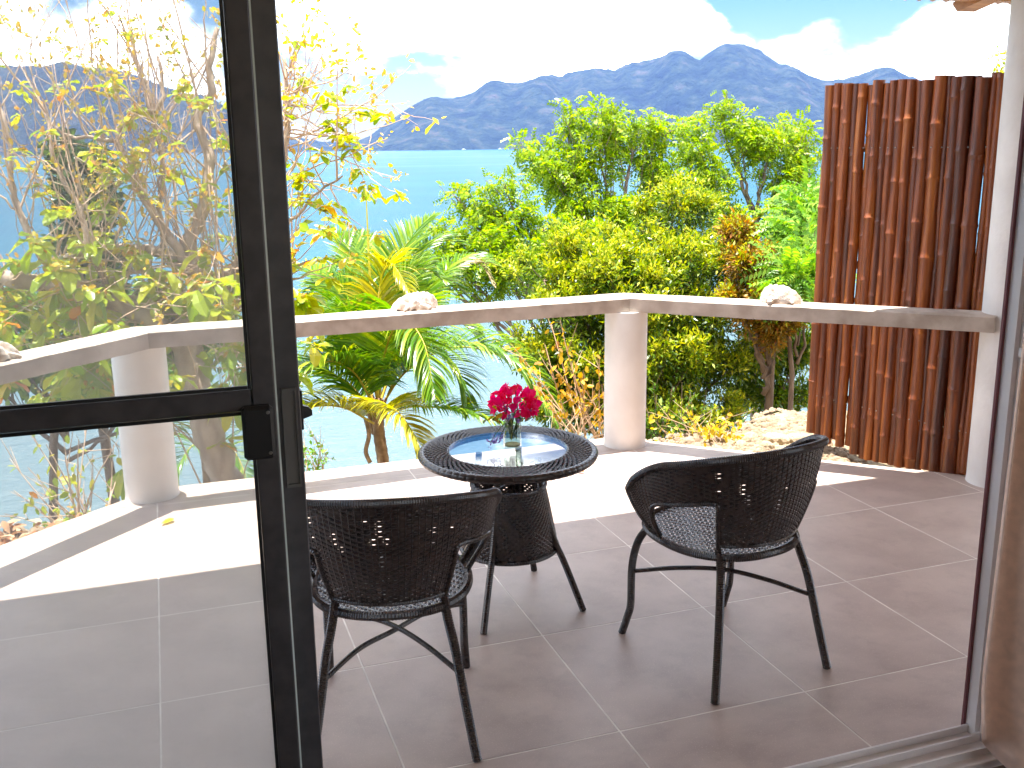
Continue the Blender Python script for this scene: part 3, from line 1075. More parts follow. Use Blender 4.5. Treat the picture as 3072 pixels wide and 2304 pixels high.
# the spacing seen narrows with distance: undo it by hand-set widths
wd = np.diff(edges).astype(float)
dist = np.array([5.55 - 0.85 * (0.5 * (edges[i] + edges[i + 1]) - e0) / (e1 - e0) for i in range(len(wd))])
wd = wd * dist
wd = wd / wd[:-1].sum() * blen
s0 = 0.0
for i, wv in enumerate(wd):
    c = s0 + wv / 2
    s0 += wv
    r = wv * 0.5 * random.uniform(1.17, 1.27)
    top = 1.862 + random.uniform(-0.012, 0.012) + 0.004 * sin(i)
    sfrac = c / blen
    bot = -0.045 + 0.055 * max(0, (sfrac - 0.72) / 0.28) + random.uniform(-0.02, 0.015) + (0.03 if sfrac < 0.3 else 0)
    off = random.uniform(-0.003, 0.003) + (0.009 if i % 2 else -0.009) - (0.014 if i in (1, 6, 15) else 0)
    p = BA + bdir * c + bn * off
    mb = MB()
    prof = []
    z = bot
    zs = []
    node = bot + random.uniform(0.05, 0.3)
    bow = random.uniform(-0.006, 0.006)
    while node < top - 0.02:
        zs.append(node)
        node += random.uniform(0.24, 0.40)
    P, Rr = [], []
    keys = {bot, top}
    for q in zs:
        keys.update((q - 0.022, q - 0.008, q - 0.002, q + 0.003, q + 0.009, q + 0.03))
    for q in np.arange(bot + 0.06, top, 0.12):
        keys.add(float(q))
    for q in sorted(k for k in keys if bot <= k <= top):
        dn = min([abs(q - a) for a in zs] + [9])
        rr = r * (1.0 + (0.10 if dn < 0.0025 else 0.13 if dn < 0.0035 else 0.05 if dn < 0.010 else 0.0))
        rr *= 0.985 + 0.015 * sin(q * 7 + i)
        P.append((bow * sin((q - bot) / (top - bot) * PI) + 0.003 * sin(q * 9 + i * 2), bow * 0.6 * sin((q - bot) / (top - bot) * 2 * PI), q))
        Rr.append(rr)
    V, F = tube_geo(P, Rr, 12, True)
    o = mk('bamboo_pole', V, F, M['bamboo'], bs, smooth=True)
    o.location = (p[0] - bs.location[0], p[1] - bs.location[1], -bs.location[2])
    o.data.set_sharp_from_angle(angle=0.9)
mb = MB()
for z in (0.22, 0.95, 1.55):
    a = BA - bn * 0.045 + bdir * 0.0
    b = BA - bn * 0.045 + bdir * (blen + 0.03)
    ax = [(a[0], a[1], z), (b[0], b[1], z)]
    V, F = tube_geo(ax, 0.021, 4, True)
    mk('batten', V, F, M['bamboo'], bs, world=True)
for s_ in (0.035, blen * 0.97):
    p = BA - bn * 0.078 + bdir * s_
    mb = MB()
    V = []
    for z in (-0.3, 1.8):
        for (aa, bb) in ((-1, -1), (1, -1), (1, 1), (-1, 1)):
            q = p + bdir * 0.04 * aa + bn * 0.014 * bb
            V.append((q[0], q[1], z))
    mb.add(V, [(0, 3, 2, 1), (4, 5, 6, 7), (0, 1, 5, 4), (1, 2, 6, 5), (2, 3, 7, 6), (3, 0, 4, 7)])
    mb.build('wood_post', M['wood'], bs, world=True)
mb = MB()
s0 = 0
for i, wv in enumerate(wd[:-1]):
    c = s0 + wv * 0.5
    s0 += wv
    for z in (0.22, 1.55):
        p = BA + bdir * c + bn * (wv * 0.5 + 0.003)
        q = p + bn * 0.006
        V, F = tube_geo([(p[0], p[1], z), (q[0], q[1], z)], 0.0028, 6, True)
        mb.add(V, F)
no = mb.build('nails', M['screw'], bs, world=True)
no['kind'] = 'stuff'


# ------------------------------------------------------------------ wicker furniture
def ribbon_rows(rows, width_vec, amp_fn):
    """rows: list of (P[n,3], N[n,3] outward, W[n,3] half-width vector, phase) -> mesh of woven strands"""
    VV, FF = [], []
    o = 0
    for (P, N, W, phase, spacing) in rows:
        n = len(P)
        if n < 3:
            continue
        k = np.arange(n)
        s = np.sin(PI * (k / spacing + phase))
        off = N * (amp_fn * s)[:, None]
        a = P + off - W
        b = P + off + N * 0.0016
        c = P + off + W
        VV.append(np.stack([a, b, c], 1).reshape(-1, 3))
        i = np.arange(n - 1) * 3 + o
        FF.append(np.stack([i, i + 3, i + 4, i + 1], 1))
        FF.append(np.stack([i + 1, i + 4, i + 5, i + 2], 1))
        o += n * 3
    return np.concatenate(VV), np.concatenate(FF)


TH_END = math.radians(116)


def shell_pt(th, t):
    """wicker chair shell: th from the back centre, t 0 at the seat to 1 at the rim"""
    a = abs(th)
    zt = 0.735 - 0.045 * (a / math.radians(65)) ** 2 if a < math.radians(65) else 0.735 - 0.045 - 0.125 * min(1, (a - math.radians(65)) / math.radians(45)) ** 1.5
    rx, ry = 0.300, 0.285
    top = np.array([rx * sin(th), -ry * cos(th) + 0.015, zt])
    bot = np.array([0.215 * sin(th), 0.02 - 0.222 * cos(th), 0.418])
    p = bot + (top - bot) * t
    bul = 0.012 * math.sin(PI * t)
    return p + np.array([sin(th) * bul, -cos(th) * bul, 0])


TB = math.radians(41)


def t_open(a):
    """upper edge of the side opening"""
    f = (a - TB) / (math.radians(95) - TB)
    if f < 0 or f > 1:
        return 0.0
    base = 0.56 - 0.05 * f
    if f > 0.80:
        base *= math.sqrt(max(0, 1 - ((f - 0.80) / 0.20) ** 2))
    return base


def th_end(t):
    if t > 0.72:
        return math.radians(104) + math.radians(13) * math.sqrt(max(0, 1 - ((t - 0.72) / 0.28) ** 2))
    return math.radians(110) + math.radians(7) * (t / 0.72)


def shell_mesh(holes):
    rows = []
    nrow = 42
    step = math.radians(1.15)
    for j in range(nrow):
        t = 0.03 + 0.955 * (j + 0.5) / nrow
        run = []
        ths = np.arange(-math.radians(118), math.radians(118), step)
        runs = []
        for kk, th in enumerate(ths):
            a = abs(th)
            ok = a < th_end(t)
            if ok and TB < a < math.radians(95) and t < t_open(a):
                ok = False
            if ok and a <= TB and t < 0.07:
                ok = False
            if ok:
                run.append((kk, th))
            else:
                if len(run) > 3:
                    runs.append(run)
                run = []
        if len(run) > 3:
            runs.append(run)
        for r in runs:
            P = np.array([shell_pt(th, t) for _, th in r])
            Pu = np.array([shell_pt(th, t + 0.01) for _, th in r])
            U = (Pu - P)
            U /= np.linalg.norm(U, axis=1)[:, None]
            Tn = np.gradient(P, axis=0)
            Tn /= np.linalg.norm(Tn, axis=1)[:, None]
            N = np.cross(Tn, U)
            hh = np.array([np.linalg.norm(shell_pt(th, 1) - shell_pt(th, 0)) * 0.955 / nrow / 2 * 1.22 for _, th in r])
            for q, (kk, th) in enumerate(r):
                col_ = kk // 3
                if (col_, j) in holes or (col_, j + 1) in holes:
                    hh[q] *= 0.74
            rows.append((P, N, U * hh[:, None], (j % 2) + r[0][0] / 3.0, 3.0))
    return ribbon_rows(rows, None, 0.0014)


def make_chair():
    root = empty('wicker_chair', (0, 0, 0), 'x', 'chair', 'dark wicker tub chairs')
    hr = random.Random(3)
    holes = set()
    for _ in range(7):
        c0, j0 = hr.randint(18, 50), hr.randint(26, 40)
        for k in range(hr.randint(1, 6)):
            holes.add((c0 + (k // 3) % 2, j0 - 2 * k))
    for _ in range(16):
        holes.add((hr.randint(14, 54), hr.randint(6, 40)))
    V, F = shell_mesh(holes)
    mk('woven_back', V, F, M['wicker'], root, smooth=True)
    # vertical stakes behind the strands
    mb = MB()
    for th in np.arange(-114, 115, 3.45):
        th = math.radians(th)
        ts = [t for t in np.linspace(0.02, 0.98, 14) if abs(th) < th_end(t) and not (TB < abs(th) < math.radians(95) and t < t_open(abs(th))) and not (abs(th) <= TB and t < 0.07)]
        if len(ts) > 1:
            mb.tube([shell_pt(th, t) for t in ts], 0.0026, 4)
    mb.build('back_stake', M['wicker'], root)
    root.children[-1]['kind'] = 'stuff'
    # rim and opening trims
    mb = MB()
    path = [shell_pt(-th_end(t), t) for t in (0.0, 0.25, 0.5, 0.72, 0.85, 0.93, 0.98)]
    path += [shell_pt(math.radians(a), 1.0) for a in range(-102, 103, 6)]
    path += [shell_pt(th_end(t), t) for t in (0.98, 0.93, 0.85, 0.72, 0.5, 0.25, 0.0)]
    wrap_tube(mb, path, 0.0125)
    mb.build('rim', M['wicker'], root, smooth=False)
    for s in (-1, 1):
        mb = MB()
        op = [shell_pt(s * TB, t) for t in (0.0, 0.2, 0.4, 0.53)]
        op += [shell_pt(s * math.radians(a), t_open(math.radians(a)) + 0.005) for a in (46, 56, 66, 76, 84, 89, 92.5, 94.4)]
        op += [shell_pt(s * math.radians(95), t) for t in (0.12, 0.0)]
        wrap_tube(mb, op, 0.0082, 0.006)
        mb.build('arm_trim', M['wicker'], root)
    mb = MB()
    wrap_tube(mb, [shell_pt(math.radians(a), 0.07) for a in range(-41, 42, 8)], 0.007)
    mb.build('back_trim', M['wicker'], root)
    # seat
    CX, CY, RX, RY, Z = 0, 0.025, 0.214, 0.228, 0.408
    rows = []
    pitch = 0.0098
    j = 0
    for x in np.arange(-RX + 0.004, RX, pitch):
        h = RY * (1 - abs((x - CX) / RX) ** 2.3) ** (1 / 2.3)
        ys_ = np.arange(-h, h, 0.0046)
        if len(ys_) > 4:
            P = np.stack([np.full(len(ys_), x), CY + ys_, Z - 0.012 * (1 - (x / RX) ** 2) * (1 - (ys_ / RY) ** 2)], 1)
            N = np.tile([0, 0, 1.0], (len(ys_), 1))
            W = np.tile([pitch * 0.42, 0, 0], (len(ys_), 1))
            rows.append((P, N, W, (j % 3) * 0.667 - h / 0.0046 / 4, 4.0))
        j += 1
    V, F = ribbon_rows(rows, None, 0.0024)
    # the other direction of the weave
    rows = []
    j = 0
    for y in np.arange(-RY + 0.004, RY, 0.0105):
        h = RX * (1 - abs(y / RY) ** 2.3) ** (1 / 2.3)
        xs_ = np.arange(-h, h, 0.0049)
        if len(xs_) > 4:
            P = np.stack([xs_, np.full(len(xs_), CY + y), Z - 0.001 - 0.012 * (1 - (xs_ / RX) ** 2) * (1 - (y / RY) ** 2)], 1)
            N = np.tile([0, 0, 1.0], (len(xs_), 1))
            W = np.tile([0, 0.0105 * 0.40, 0], (len(xs_), 1))
            rows.append((P, N, W, (j % 3) * 0.667 - h / 0.0049 / 4 + 1, 4.0))
        j += 1
    V2, F2 = ribbon_rows(rows, None, 0.0024)
    mk('seat', np.concatenate([V, V2]), np.concatenate([F, F2 + len(V)]), M['wicker'], root, smooth=True)
    mb = MB()
    ring = []
    for k in range(0, 97):
        a = 2 * PI * k / 96
        c_, s_ = cos(a), sin(a)
        ring.append((RX * math.copysign(abs(c_) ** (2 / 2.3), c_), CY + RY * math.copysign(abs(s_) ** (2 / 2.3), s_), Z - 0.004))
    P = np.array(ring)
    d = np.linspace(0, 1, 420)
    P = np.stack([np.interp(d, np.linspace(0, 1, 97), P[:, k]) for k in range(3)], 1)
    mb.tube(P, np.where(np.arange(420) % 2 == 0, 0.0135, 0.0118), 8, False)
    mb.build('seat_rim', M['wicker'], root)
    # legs
    for s in (-1, 1):
        mb = MB()
        wrap_tube(mb, [(s * 0.142, -0.150, 0.425), (s * 0.150, -0.172, 0.375), (s * 0.168, -0.197, 0.29), (s * 0.192, -0.225, 0.14), (s * 0.216, -0.250, 0.0)], 0.0135)
        mb.build('leg', M['wicker'], root)
        mb = MB()
        wrap_tube(mb, [(s * 0.178, 0.150, 0.405), (s * 0.196, 0.185, 0.34), (s * 0.203, 0.205, 0.25), (s * 0.204, 0.208, 0.12), (s * 0.206, 0.222, 0.07), (s * 0.210, 0.248, 0.0)], 0.0132)
        mb.build('leg', M['wicker'], root)
    for s in (-1, 1):
        mb = MB()
        z1 = 0.268 + 0.008 * s
        wrap_tube(mb, [(s * 0.176, -0.207, 0.235), (s * 0.09, -0.10, 0.262), (0, 0.0, z1), (-s * 0.10, 0.105, 0.262), (-s * 0.202, 0.204, 0.235)], 0.0078)
        mb.build('stretcher', M['wicker'], root)
    return root


def copy_thing(o, parent=None):
    c = o.copy()
    col.objects.link(c)
    if parent is not None:
        c.parent = parent
    for ch in list(o.children):
        copy_thing(ch, c)
    return c


chair = make_chair()
chair2 = copy_thing(chair)
chair.location = (0.64, -0.30, 0)
chair.rotation_euler = (0, 0, math.radians(-14))
chair['label'] = 'dark wicker tub chair just behind the door stile, left of the table'
chair2.location = (1.697, -0.29, 0)
chair2.rotation_euler = (0, 0, math.radians(8))
chair2['label'] = 'dark wicker tub chair standing alone on the right near the bamboo screen'

# table
TX, TY, TZ = 1.187, 0.292, 0.567
tb = empty('wicker_table', (TX, TY, 0), 'round dark wicker table with glass top and woven skirt between the two chairs', 'table')
rows = []
RI, RO = 0.208, 0.298
nring = 10
for j in range(nring):
    r = RI + (RO - RI) * (j + 0.5) / nring
    n = 361
    a = np.linspace(0, 2 * PI, n)
    P = np.stack([r * np.cos(a), r * np.sin(a), np.full(n, TZ - 0.004 - (0.006 * ((r - 0.25) / 0.05) ** 2 if r > 0.25 else 0))], 1)
    N = np.tile([0, 0, 1.0], (n, 1))
    W = np.stack([np.cos(a), np.sin(a), np.zeros(n)], 1) * (RO - RI) / nring * 0.50
    rows.append((P, N, W, float(j % 2), 2.0 if False else 3.0))
V, F = ribbon_rows(rows, None, 0.0042)
mk('woven_border', V, F, M['wicker'], tb, smooth=True)
mb = MB()
n = 120
a = np.linspace(0, 2 * PI, 421)
mb.tube(np.stack([0.2965 * np.cos(a), 0.2965 * np.sin(a), np.full(421, TZ - 0.017)], 1), np.where(np.arange(421) % 6 < 5, 0.0145, 0.0128), 10, False)
mb.tube(np.stack([0.209 * np.cos(a), 0.209 * np.sin(a), np.full(421, TZ - 0.008)], 1), 0.0065, 6, False)
mb.build('border_trim', M['wicker'], tb, smooth=True)
mb = MB()
mb.lathe([(0.210, TZ - 0.026), (0.292, TZ - 0.026), (0.292, TZ - 0.014), (0.210, TZ - 0.014), (0.210, TZ - 0.026)], 64, cap=False)
mb.build('border_frame', M['wicker'], tb)
mb = MB()
mb.lathe([(0.2035, TZ - 0.0065), (0.2035, TZ - 0.0005)], 72)
mb.build('glass_top', M['tableglass'], tb)
# skirt
rows = []
for j in range(26):
    t = (j + 0.5) / 26
    z = 0.435 - 0.225 * t
    r = 0.126 + 0.045 * t ** 0.9 - 0.02 * max(0, t - 0.9)
    n = 271
    a = np.linspace(0, 2 * PI, n)
    P = np.stack([r * np.cos(a), r * np.sin(a), np.full(n, z)], 1)
    N = np.stack([np.cos(a), np.sin(a), np.zeros(n)], 1)
    hw = np.full(n, 0.225 / 26 * 0.6)
    if j < 9:
        hw *= np.where(np.sin(a * 9 + 1.0) > -0.3, 0.72, 0.98)
    W = np.stack([np.zeros(n), np.zeros(n), hw], 1)
    rows.append((P, N, W, float(j % 2), 3.0))
V, F = ribbon_rows(rows, None, 0.0015)
mk('woven_skirt', V, F, M['wicker'], tb, smooth=True)
mb = MB()
for k in range(90):
    a = 2 * PI * k / 90
    mb.tube([((0.126 + 0.045 * t ** 0.9 - 0.02 * max(0, t - 0.9)) * cos(a), (0.126 + 0.045 * t ** 0.9 - 0.02 * max(0, t - 0.9)) * sin(a), 0.435 - 0.225 * t) for t in (0, 0.25, 0.5, 0.75, 1)], 0.0018, 4)
so_ = mb.build('skirt_stake', M['wicker'], tb)
so_['kind'] = 'stuff'
for (r, z, rr) in ((0.127, 0.437, 0.0085), (0.169, 0.210, 0.009)):
    mb = MB()
    a = np.linspace(0, 2 * PI, 241)
    mb.tube(np.stack([r * np.cos(a), r * np.sin(a), np.full(241, z)], 1), np.where(np.arange(241) % 2 == 0, rr, rr * 0.88), 8, False)
    mb.build('skirt_rim', M['wicker'], tb)
for ang in (-128, -39, 51, 141):
    a = math.radians(ang)
    mb = MB()
    wrap_tube(mb, [(r * cos(a), r * sin(a), z) for r, z in ((0.108, TZ - 0.028), (0.120, 0.42), (0.158, 0.27), (0.205, 0.165), (0.272, 0.0))], 0.0125)
    mb.build('leg', M['wicker'], tb)
mb = MB()
a = np.linspace(0, 2 * PI, 40)
mb.tube(np.stack([0.026 * np.cos(a), 0.026 * np.sin(a), np.full(40, 0.455)], 1), 0.0035, 6, False)
for ang in (-128, -39, 51, 141):
    q = math.radians(ang)
    mb.tube(resample([(0.028 * cos(q), 0.028 * sin(q), 0.455), (0.06 * cos(q + 0.35), 0.06 * sin(q + 0.35), 0.46), (0.112 * cos(q), 0.112 * sin(q), 0.452)], 0.012), 0.0035, 6)
mb.build('inner_scroll', M['wicker'], tb)


# ------------------------------------------------------------------ leaf machinery
def unit(a):
    return a / np.maximum(np.linalg.norm(a, axis=-1, keepdims=True), 1e-9)


def leaf_cloud(name, P, D, S, tmpl, mat, parent, N=None, twist=0.6, wscale=None, world=True):
    """many copies of a small leaf; tmpl = (verts in side/along/normal, faces); one real mesh"""
    TV, TF = tmpl
    TV = np.asarray(TV, float)
    TF = np.asarray(TF, int)
    P, D, S = np.asarray(P, float), unit(np.asarray(D, float)), np.asarray(S, float)
    n = len(P)
    if N is None:
        N = np.tile([0, 0, 1.0], (n, 1)) + rng.normal(0, twist, (n, 3))
    side = unit(np.cross(D, N))
    nr = np.cross(side, D)
    ws = np.ones(n) if wscale is None else wscale
    V = (P[:, None, :] + S[:, None, None] * (TV[None, :, 0:1] * ws[:, None, None] * side[:, None, :] + TV[None, :, 1:2] * D[:, None, :] + TV[None, :, 2:3] * nr[:, None, :])).reshape(-1, 3)
    F = (TF[None] + (np.arange(n) * len(TV))[:, None, None]).reshape(-1, TF.shape[1])
    return mk(name, V, F, mat, parent, world=world)


# leaf shapes (side, along, normal); quads
LANCE = ([(0, 0, 0), (0.17, 0.4, 0.05), (0, 1, -0.10), (-0.17, 0.4, 0.05)], [(0, 1, 2, 3)])
BROAD = ([(0, 0, 0), (0.12, 0.25, 0.03), (0.235, 0.66, 0.03), (0.15, 0.90, -0.10), (0, 1.0, -0.16), (-0.15, 0.90, -0.10), (-0.235, 0.66, 0.03), (-0.12, 0.25, 0.03), (0, 0.3, -0.03), (0, 0.65, -0.05)],
         [(0, 1, 8, 8), (1, 2, 9, 8), (2, 3, 4, 9), (0, 8, 7, 7), (7, 8, 9, 6), (6, 9, 4, 5)])
BROADT = (BROAD[0], [(0, 1, 8), (1, 2, 9), (1, 9, 8), (2, 3, 9), (3, 4, 9), (0, 8, 7), (7, 8, 6), (8, 9, 6), (6, 9, 5), (9, 4, 5)])
OVAL = ([(0, 0, 0), (0.26, 0.3, 0.04), (0.22, 0.75, 0.0), (0, 1, -0.1), (-0.22, 0.75, 0.0), (-0.26, 0.3, 0.04)], [(0, 1, 2, 3), (0, 3, 4, 5)])


def pinna(nl, spread, droop, lw=0.11, ll=0.38):
    """a compound leaf: pairs of leaflets along an axis"""
    V, F = [], []
    for k in range(nl):
        t = (k + 1) / nl
        z = -droop * t * t
        for s in (-1, 1):
            o = len(V)
            L = ll * (1 - 0.45 * abs(t - 0.45))
            dx, dy = s * L * math.cos(spread), L * math.sin(spread)
            px, py = -dy * lw / L, dx * lw / L
            V += [(0, t, z), (dx * 0.5 + px, t + dy * 0.5 + py, z + 0.01), (dx, t + dy, z - 0.16 * L / 0.38), (dx * 0.5 - px, t + dy * 0.5 - py, z + 0.01)]
            F.append((o, o + 1, o + 2, o + 3))
    return V, F


PIN = pinna(4, 0.35, 0.55, 0.13, 0.50)
PINR = pinna(9, 0.5, 0.5, 0.055, 0.30)


def curve3(a, b, lift, n=7, wob=0.0):
    a, b = np.asarray(a, float), np.asarray(b, float)
    L = np.linalg.norm(b - a)
    m = (a + b) / 2 + np.array([0, 0, lift * L]) + rng.normal(0, wob * L + 1e-9, 3)
    t = np.linspace(0, 1, n)[:, None]
    return (1 - t) ** 2 * a + 2 * t * (1 - t) * m + t * t * b


def wobble(P, r):
    P = np.array(P, float)
    P[1:-1] += rng.normal(0, r, (len(P) - 2, 3))
    return P


def in_ell(n, c, r, shell=0.0, up_bias=0.0):
    d = unit(rng.normal(0, 1, (n, 3)))
    if up_bias:
        d[:, 2] = np.abs(d[:, 2]) * up_bias + d[:, 2] * (1 - up_bias)
        d = unit(d)
    rad = (shell + (1 - shell) * rng.random(n) ** 0.5)[:, None]
    return np.asarray(c) + d * rad * np.asarray(r), d


def px(dep):
    return dep * 3072 / 2212 / FPX      # metres per view unit at that depth


def clump_tree(name, label, cat, group, base, fork, clumps, nleaf, tmpl, size, leafm, barkm, trunk_r, tw=26, droop=0.4, finger=0.5, limb_lift=0.12, tipm=None, tipfrac=0.0, tipsize=1.0):
    """trunk, limbs to each clump, twigs inside clumps, leaves along the twigs"""
    base, fork = np.asarray(base), np.asarray(fork)
    gz = ground_h(base[0], base[1]) - 0.1
    base = np.array([base[0], base[1], min(base[2], gz)])
    root = empty(name, tuple(base), label, cat, group)
    mb = MB()
    P = wobble(curve3(base, fork, 0.02, 9, 0.03), 0.02)
    mb.tube(P, np.linspace(trunk_r, trunk_r * 0.62, len(P)), 9)
    lp, ld, tp, td = [], [], [], []
    wsum = sum(c[1][0] * c[1][1] for c in clumps)
    for (c, r) in clumps:
        c, r = np.asarray(c, float), np.asarray(r, float)
        Q = wobble(curve3(fork + (base - fork) * rng.uniform(0, 0.22), c - np.array([0, 0, r[2] * 0.55]), -limb_lift, 9, 0.05), 0.02)
        rl = trunk_r * rng.uniform(0.36, 0.5)
        mb.tube(Q, np.linspace(rl, rl * 0.3, len(Q)), 7)
        n_tw = max(6, int(tw * math.sqrt(r[0] * r[2]) / 0.5))
        ends, dd = in_ell(n_tw, c, r, 0.55, 0.55)
        per = max(4, int(nleaf * (r[0] * r[1] / wsum) / n_tw))
        for e in ends:
            s = Q[rng.integers(3, len(Q))]
            tips = e + np.array([0, 0, finger * r[2] * rng.random()])
            W_ = curve3(s, tips, -0.12 * rng.random(), 7, 0.06)
            rr = rng.uniform(0.004, 0.009) * (0.6 + trunk_r * 5)
            mb.tube(W_, np.linspace(rr, rr * 0.35, 7), 4, False)
            u = rng.uniform(0.30, 1.04, per) ** 0.8
            pp = np.stack([np.interp(u, np.linspace(0, 1, 7), W_[:, k]) for k in range(3)], 1)
            jit = rng.normal(0, 1, (per, 3)) * (0.10 * r.mean() + 0.015)
            lp.append(pp + jit)
            o = unit(jit + (tips - s) * 0.25 / max(0.1, np.linalg.norm(tips - s)) * r.mean() * 0.25)
            o[:, 2] -= droop * rng.random(per)
            ld.append(o)
            if tipm is not None and tipfrac > 0:
                k = max(1, int(per * tipfrac))
                tp.append(tips + rng.normal(0, 0.035 + 0.03 * r.mean(), (k, 3)))
                q = rng.normal(0, 0.8, (k, 3))
                q[:, 2] += 0.8
                td.append(q)
    mb.build('trunk', barkm, root, smooth=True, world=True)
    lp, ld = np.concatenate(lp), np.concatenate(ld)
    o = leaf_cloud('crown', lp, ld, size * rng.uniform(0.6, 1.25, len(lp)), tmpl, leafm, root)
    o['kind'] = 'stuff'
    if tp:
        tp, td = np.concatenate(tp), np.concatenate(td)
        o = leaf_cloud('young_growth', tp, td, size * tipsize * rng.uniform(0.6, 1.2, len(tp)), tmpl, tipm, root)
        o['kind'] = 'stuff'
    return root


def CL(u, v, dep, ru, rv, rd=None):
    """clump from its place and half-size in view units at a depth"""
    k = px(dep)
    return (at(u, v, dep), (ru * k, (rd if rd else (ru + rv) / 2) * k, rv * k))


# ------------------------------------------------------------------ lime-green feathery trees behind
TG = 'feathery lime green trees below the balcony'
clump_tree('feathery_tree', 'tall lime green feathery tree with forked dark trunk in front of the highest hill', 'tree', TG,
           at(1360, 640, 13.5), at(1335, 480, 13.2),
           [CL(1225, 260, 13, 40, 36), CL(1150, 320, 13, 50, 26), CL(1290, 270, 13, 55, 50), CL(1365, 285, 13.3, 55, 36), CL(1210, 360, 12.8, 75, 30),
            CL(1420, 345, 13.4, 45, 32), CL(1255, 445, 12.8, 60, 26), CL(1345, 455, 13, 60, 26), CL(1280, 330, 13, 40, 18), CL(1440, 270, 13.6, 45, 30), CL(1450, 400, 13.5, 60, 36)],
           2700, PIN, 0.125, M['lime'], M['twig2'], 0.085, 30, 0.75, 0.55)
clump_tree('feathery_tree', 'lime green feathery tree whose upright sprays reach left of the bamboo screen', 'tree', TG,
           at(1640, 660, 14.5), at(1632, 460, 14.2),
           [CL(1560, 240, 14, 30, 38), CL(1590, 290, 14, 60, 36), CL(1520, 330, 14, 60, 32), CL(1660, 310, 14, 60, 36), CL(1720, 290, 14.2, 50, 44), CL(1500, 280, 14.4, 40, 36), CL(1745, 340, 14, 50, 40),
            CL(1540, 385, 13.8, 50, 26), CL(1700, 385, 14, 45, 28), CL(1735, 430, 14, 50, 36), CL(1570, 470, 13.8, 60, 30), CL(1700, 490, 13.8, 70, 40)],
           2700, PIN, 0.125, M['lime'], M['twig2'], 0.08, 30, 0.75, 0.55)
clump_tree('feathery_tree', 'low spreading lime green feathery tree between palm and golden bush against the sea', 'tree', TG,
           at(1230, 700, 12), at(1200, 560, 12),
           [CL(975, 405, 12, 36, 20), CL(1020, 440, 12, 60, 20), CL(1090, 395, 12, 50, 16), CL(1105, 450, 12, 62, 18), CL(955, 492, 11.6, 50, 16), CL(1040, 505, 11.6, 80, 20), CL(1090, 565, 11.6, 100, 22), CL(1230, 560, 11.8, 70, 24), CL(1175, 485, 12, 50, 16),
            CL(1140, 525, 11.8, 80, 30), CL(1250, 515, 12, 70, 30), CL(1000, 555, 11.4, 70, 20), CL(1330, 520, 12, 70, 40), CL(930, 545, 11.4, 50, 22)],
           2900, PIN, 0.115, M['lime'], M['twig2'], 0.075, 30, 0.75, 0.35)

# golden-green bush, rust bush, pinnate shrub
clump_tree('golden_bush', 'big dense yellow green bush with golden shoot tips behind the right pillar', 'bush', None,
           at(1440, 1010, 9.2), at(1400, 830, 9.0),
           [CL(1460, 460, 9.2, 85, 62), CL(1400, 540, 9.0, 90, 62), CL(1260, 540, 9, 80, 60), CL(1175, 585, 8.9, 85, 42), CL(1330, 600, 8.6, 95, 58), CL(1460, 600, 8.6, 90, 66), CL(1540, 560, 9.0, 70, 56),
            CL(1240, 660, 8.6, 90, 50), CL(1390, 690, 8.4, 100, 60), CL(1520, 690, 8.6, 85, 64), CL(1150, 760, 8.8, 75, 44), CL(1250, 790, 8.6, 90, 56), CL(1440, 790, 8.4, 105, 66), CL(1570, 790, 8.7, 80, 66),
            CL(1430, 890, 8.5, 90, 50), CL(1540, 900, 8.5, 70, 46), CL(1220, 880, 8.7, 80, 48), CL(1330, 860, 8.7, 80, 55)],
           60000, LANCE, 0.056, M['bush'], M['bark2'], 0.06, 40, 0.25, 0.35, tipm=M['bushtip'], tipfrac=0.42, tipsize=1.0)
clump_tree('rust_bush', 'orange brown leafed bush beside the bamboo screen behind the right seashell', 'bush', None,
           at(1660, 900, 8.3), at(1650, 720, 8.3),
           [CL(1600, 500, 8.4, 42, 40), CL(1635, 565, 8.2, 58, 48), CL(1690, 620, 8.4, 45, 45), CL(1625, 645, 8.1, 62, 46), CL(1680, 690, 8.2, 55, 46), CL(1735, 660, 8.5, 35, 40), CL(1590, 570, 8.3, 40, 36)],
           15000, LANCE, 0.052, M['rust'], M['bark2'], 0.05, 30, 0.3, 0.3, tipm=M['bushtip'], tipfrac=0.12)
clump_tree('pinnate_shrub', 'fresh green shrub of long pinnate leaves against the bamboo screen edge', 'shrub', None,
           at(1740, 780, 8.2), at(1725, 640, 8.2),
           [CL(1715, 470, 8.6, 45, 34), CL(1748, 440, 8.6, 34, 40), CL(1722, 575, 8.0, 40, 34), CL(1748, 530, 8.2, 36, 44), CL(1698, 600, 7.8, 40, 24), CL(1745, 610, 8.0, 34, 30)],
           520, PINR, 0.23, M['pinnate'], M['bark2'], 0.03, 18, 0.5, 0.3)
clump_tree('shadow_tree', 'dark leaved small tree with slanting trunks below the railing by the bamboo screen', 'tree', None,
           at(1650, 1000, 8.8), at(1690, 830, 8.8),
           [CL(1650, 760, 8.9, 70, 52), CL(1710, 760, 8.9, 55, 60), CL(1630, 850, 8.8, 60, 46), CL(1710, 850, 8.9, 50, 40), CL(1740, 700, 9.2, 50, 50)],
           8000, LANCE, 0.06, M['bush'], M['bark2'], 0.045, 24, 0.4, 0.2)


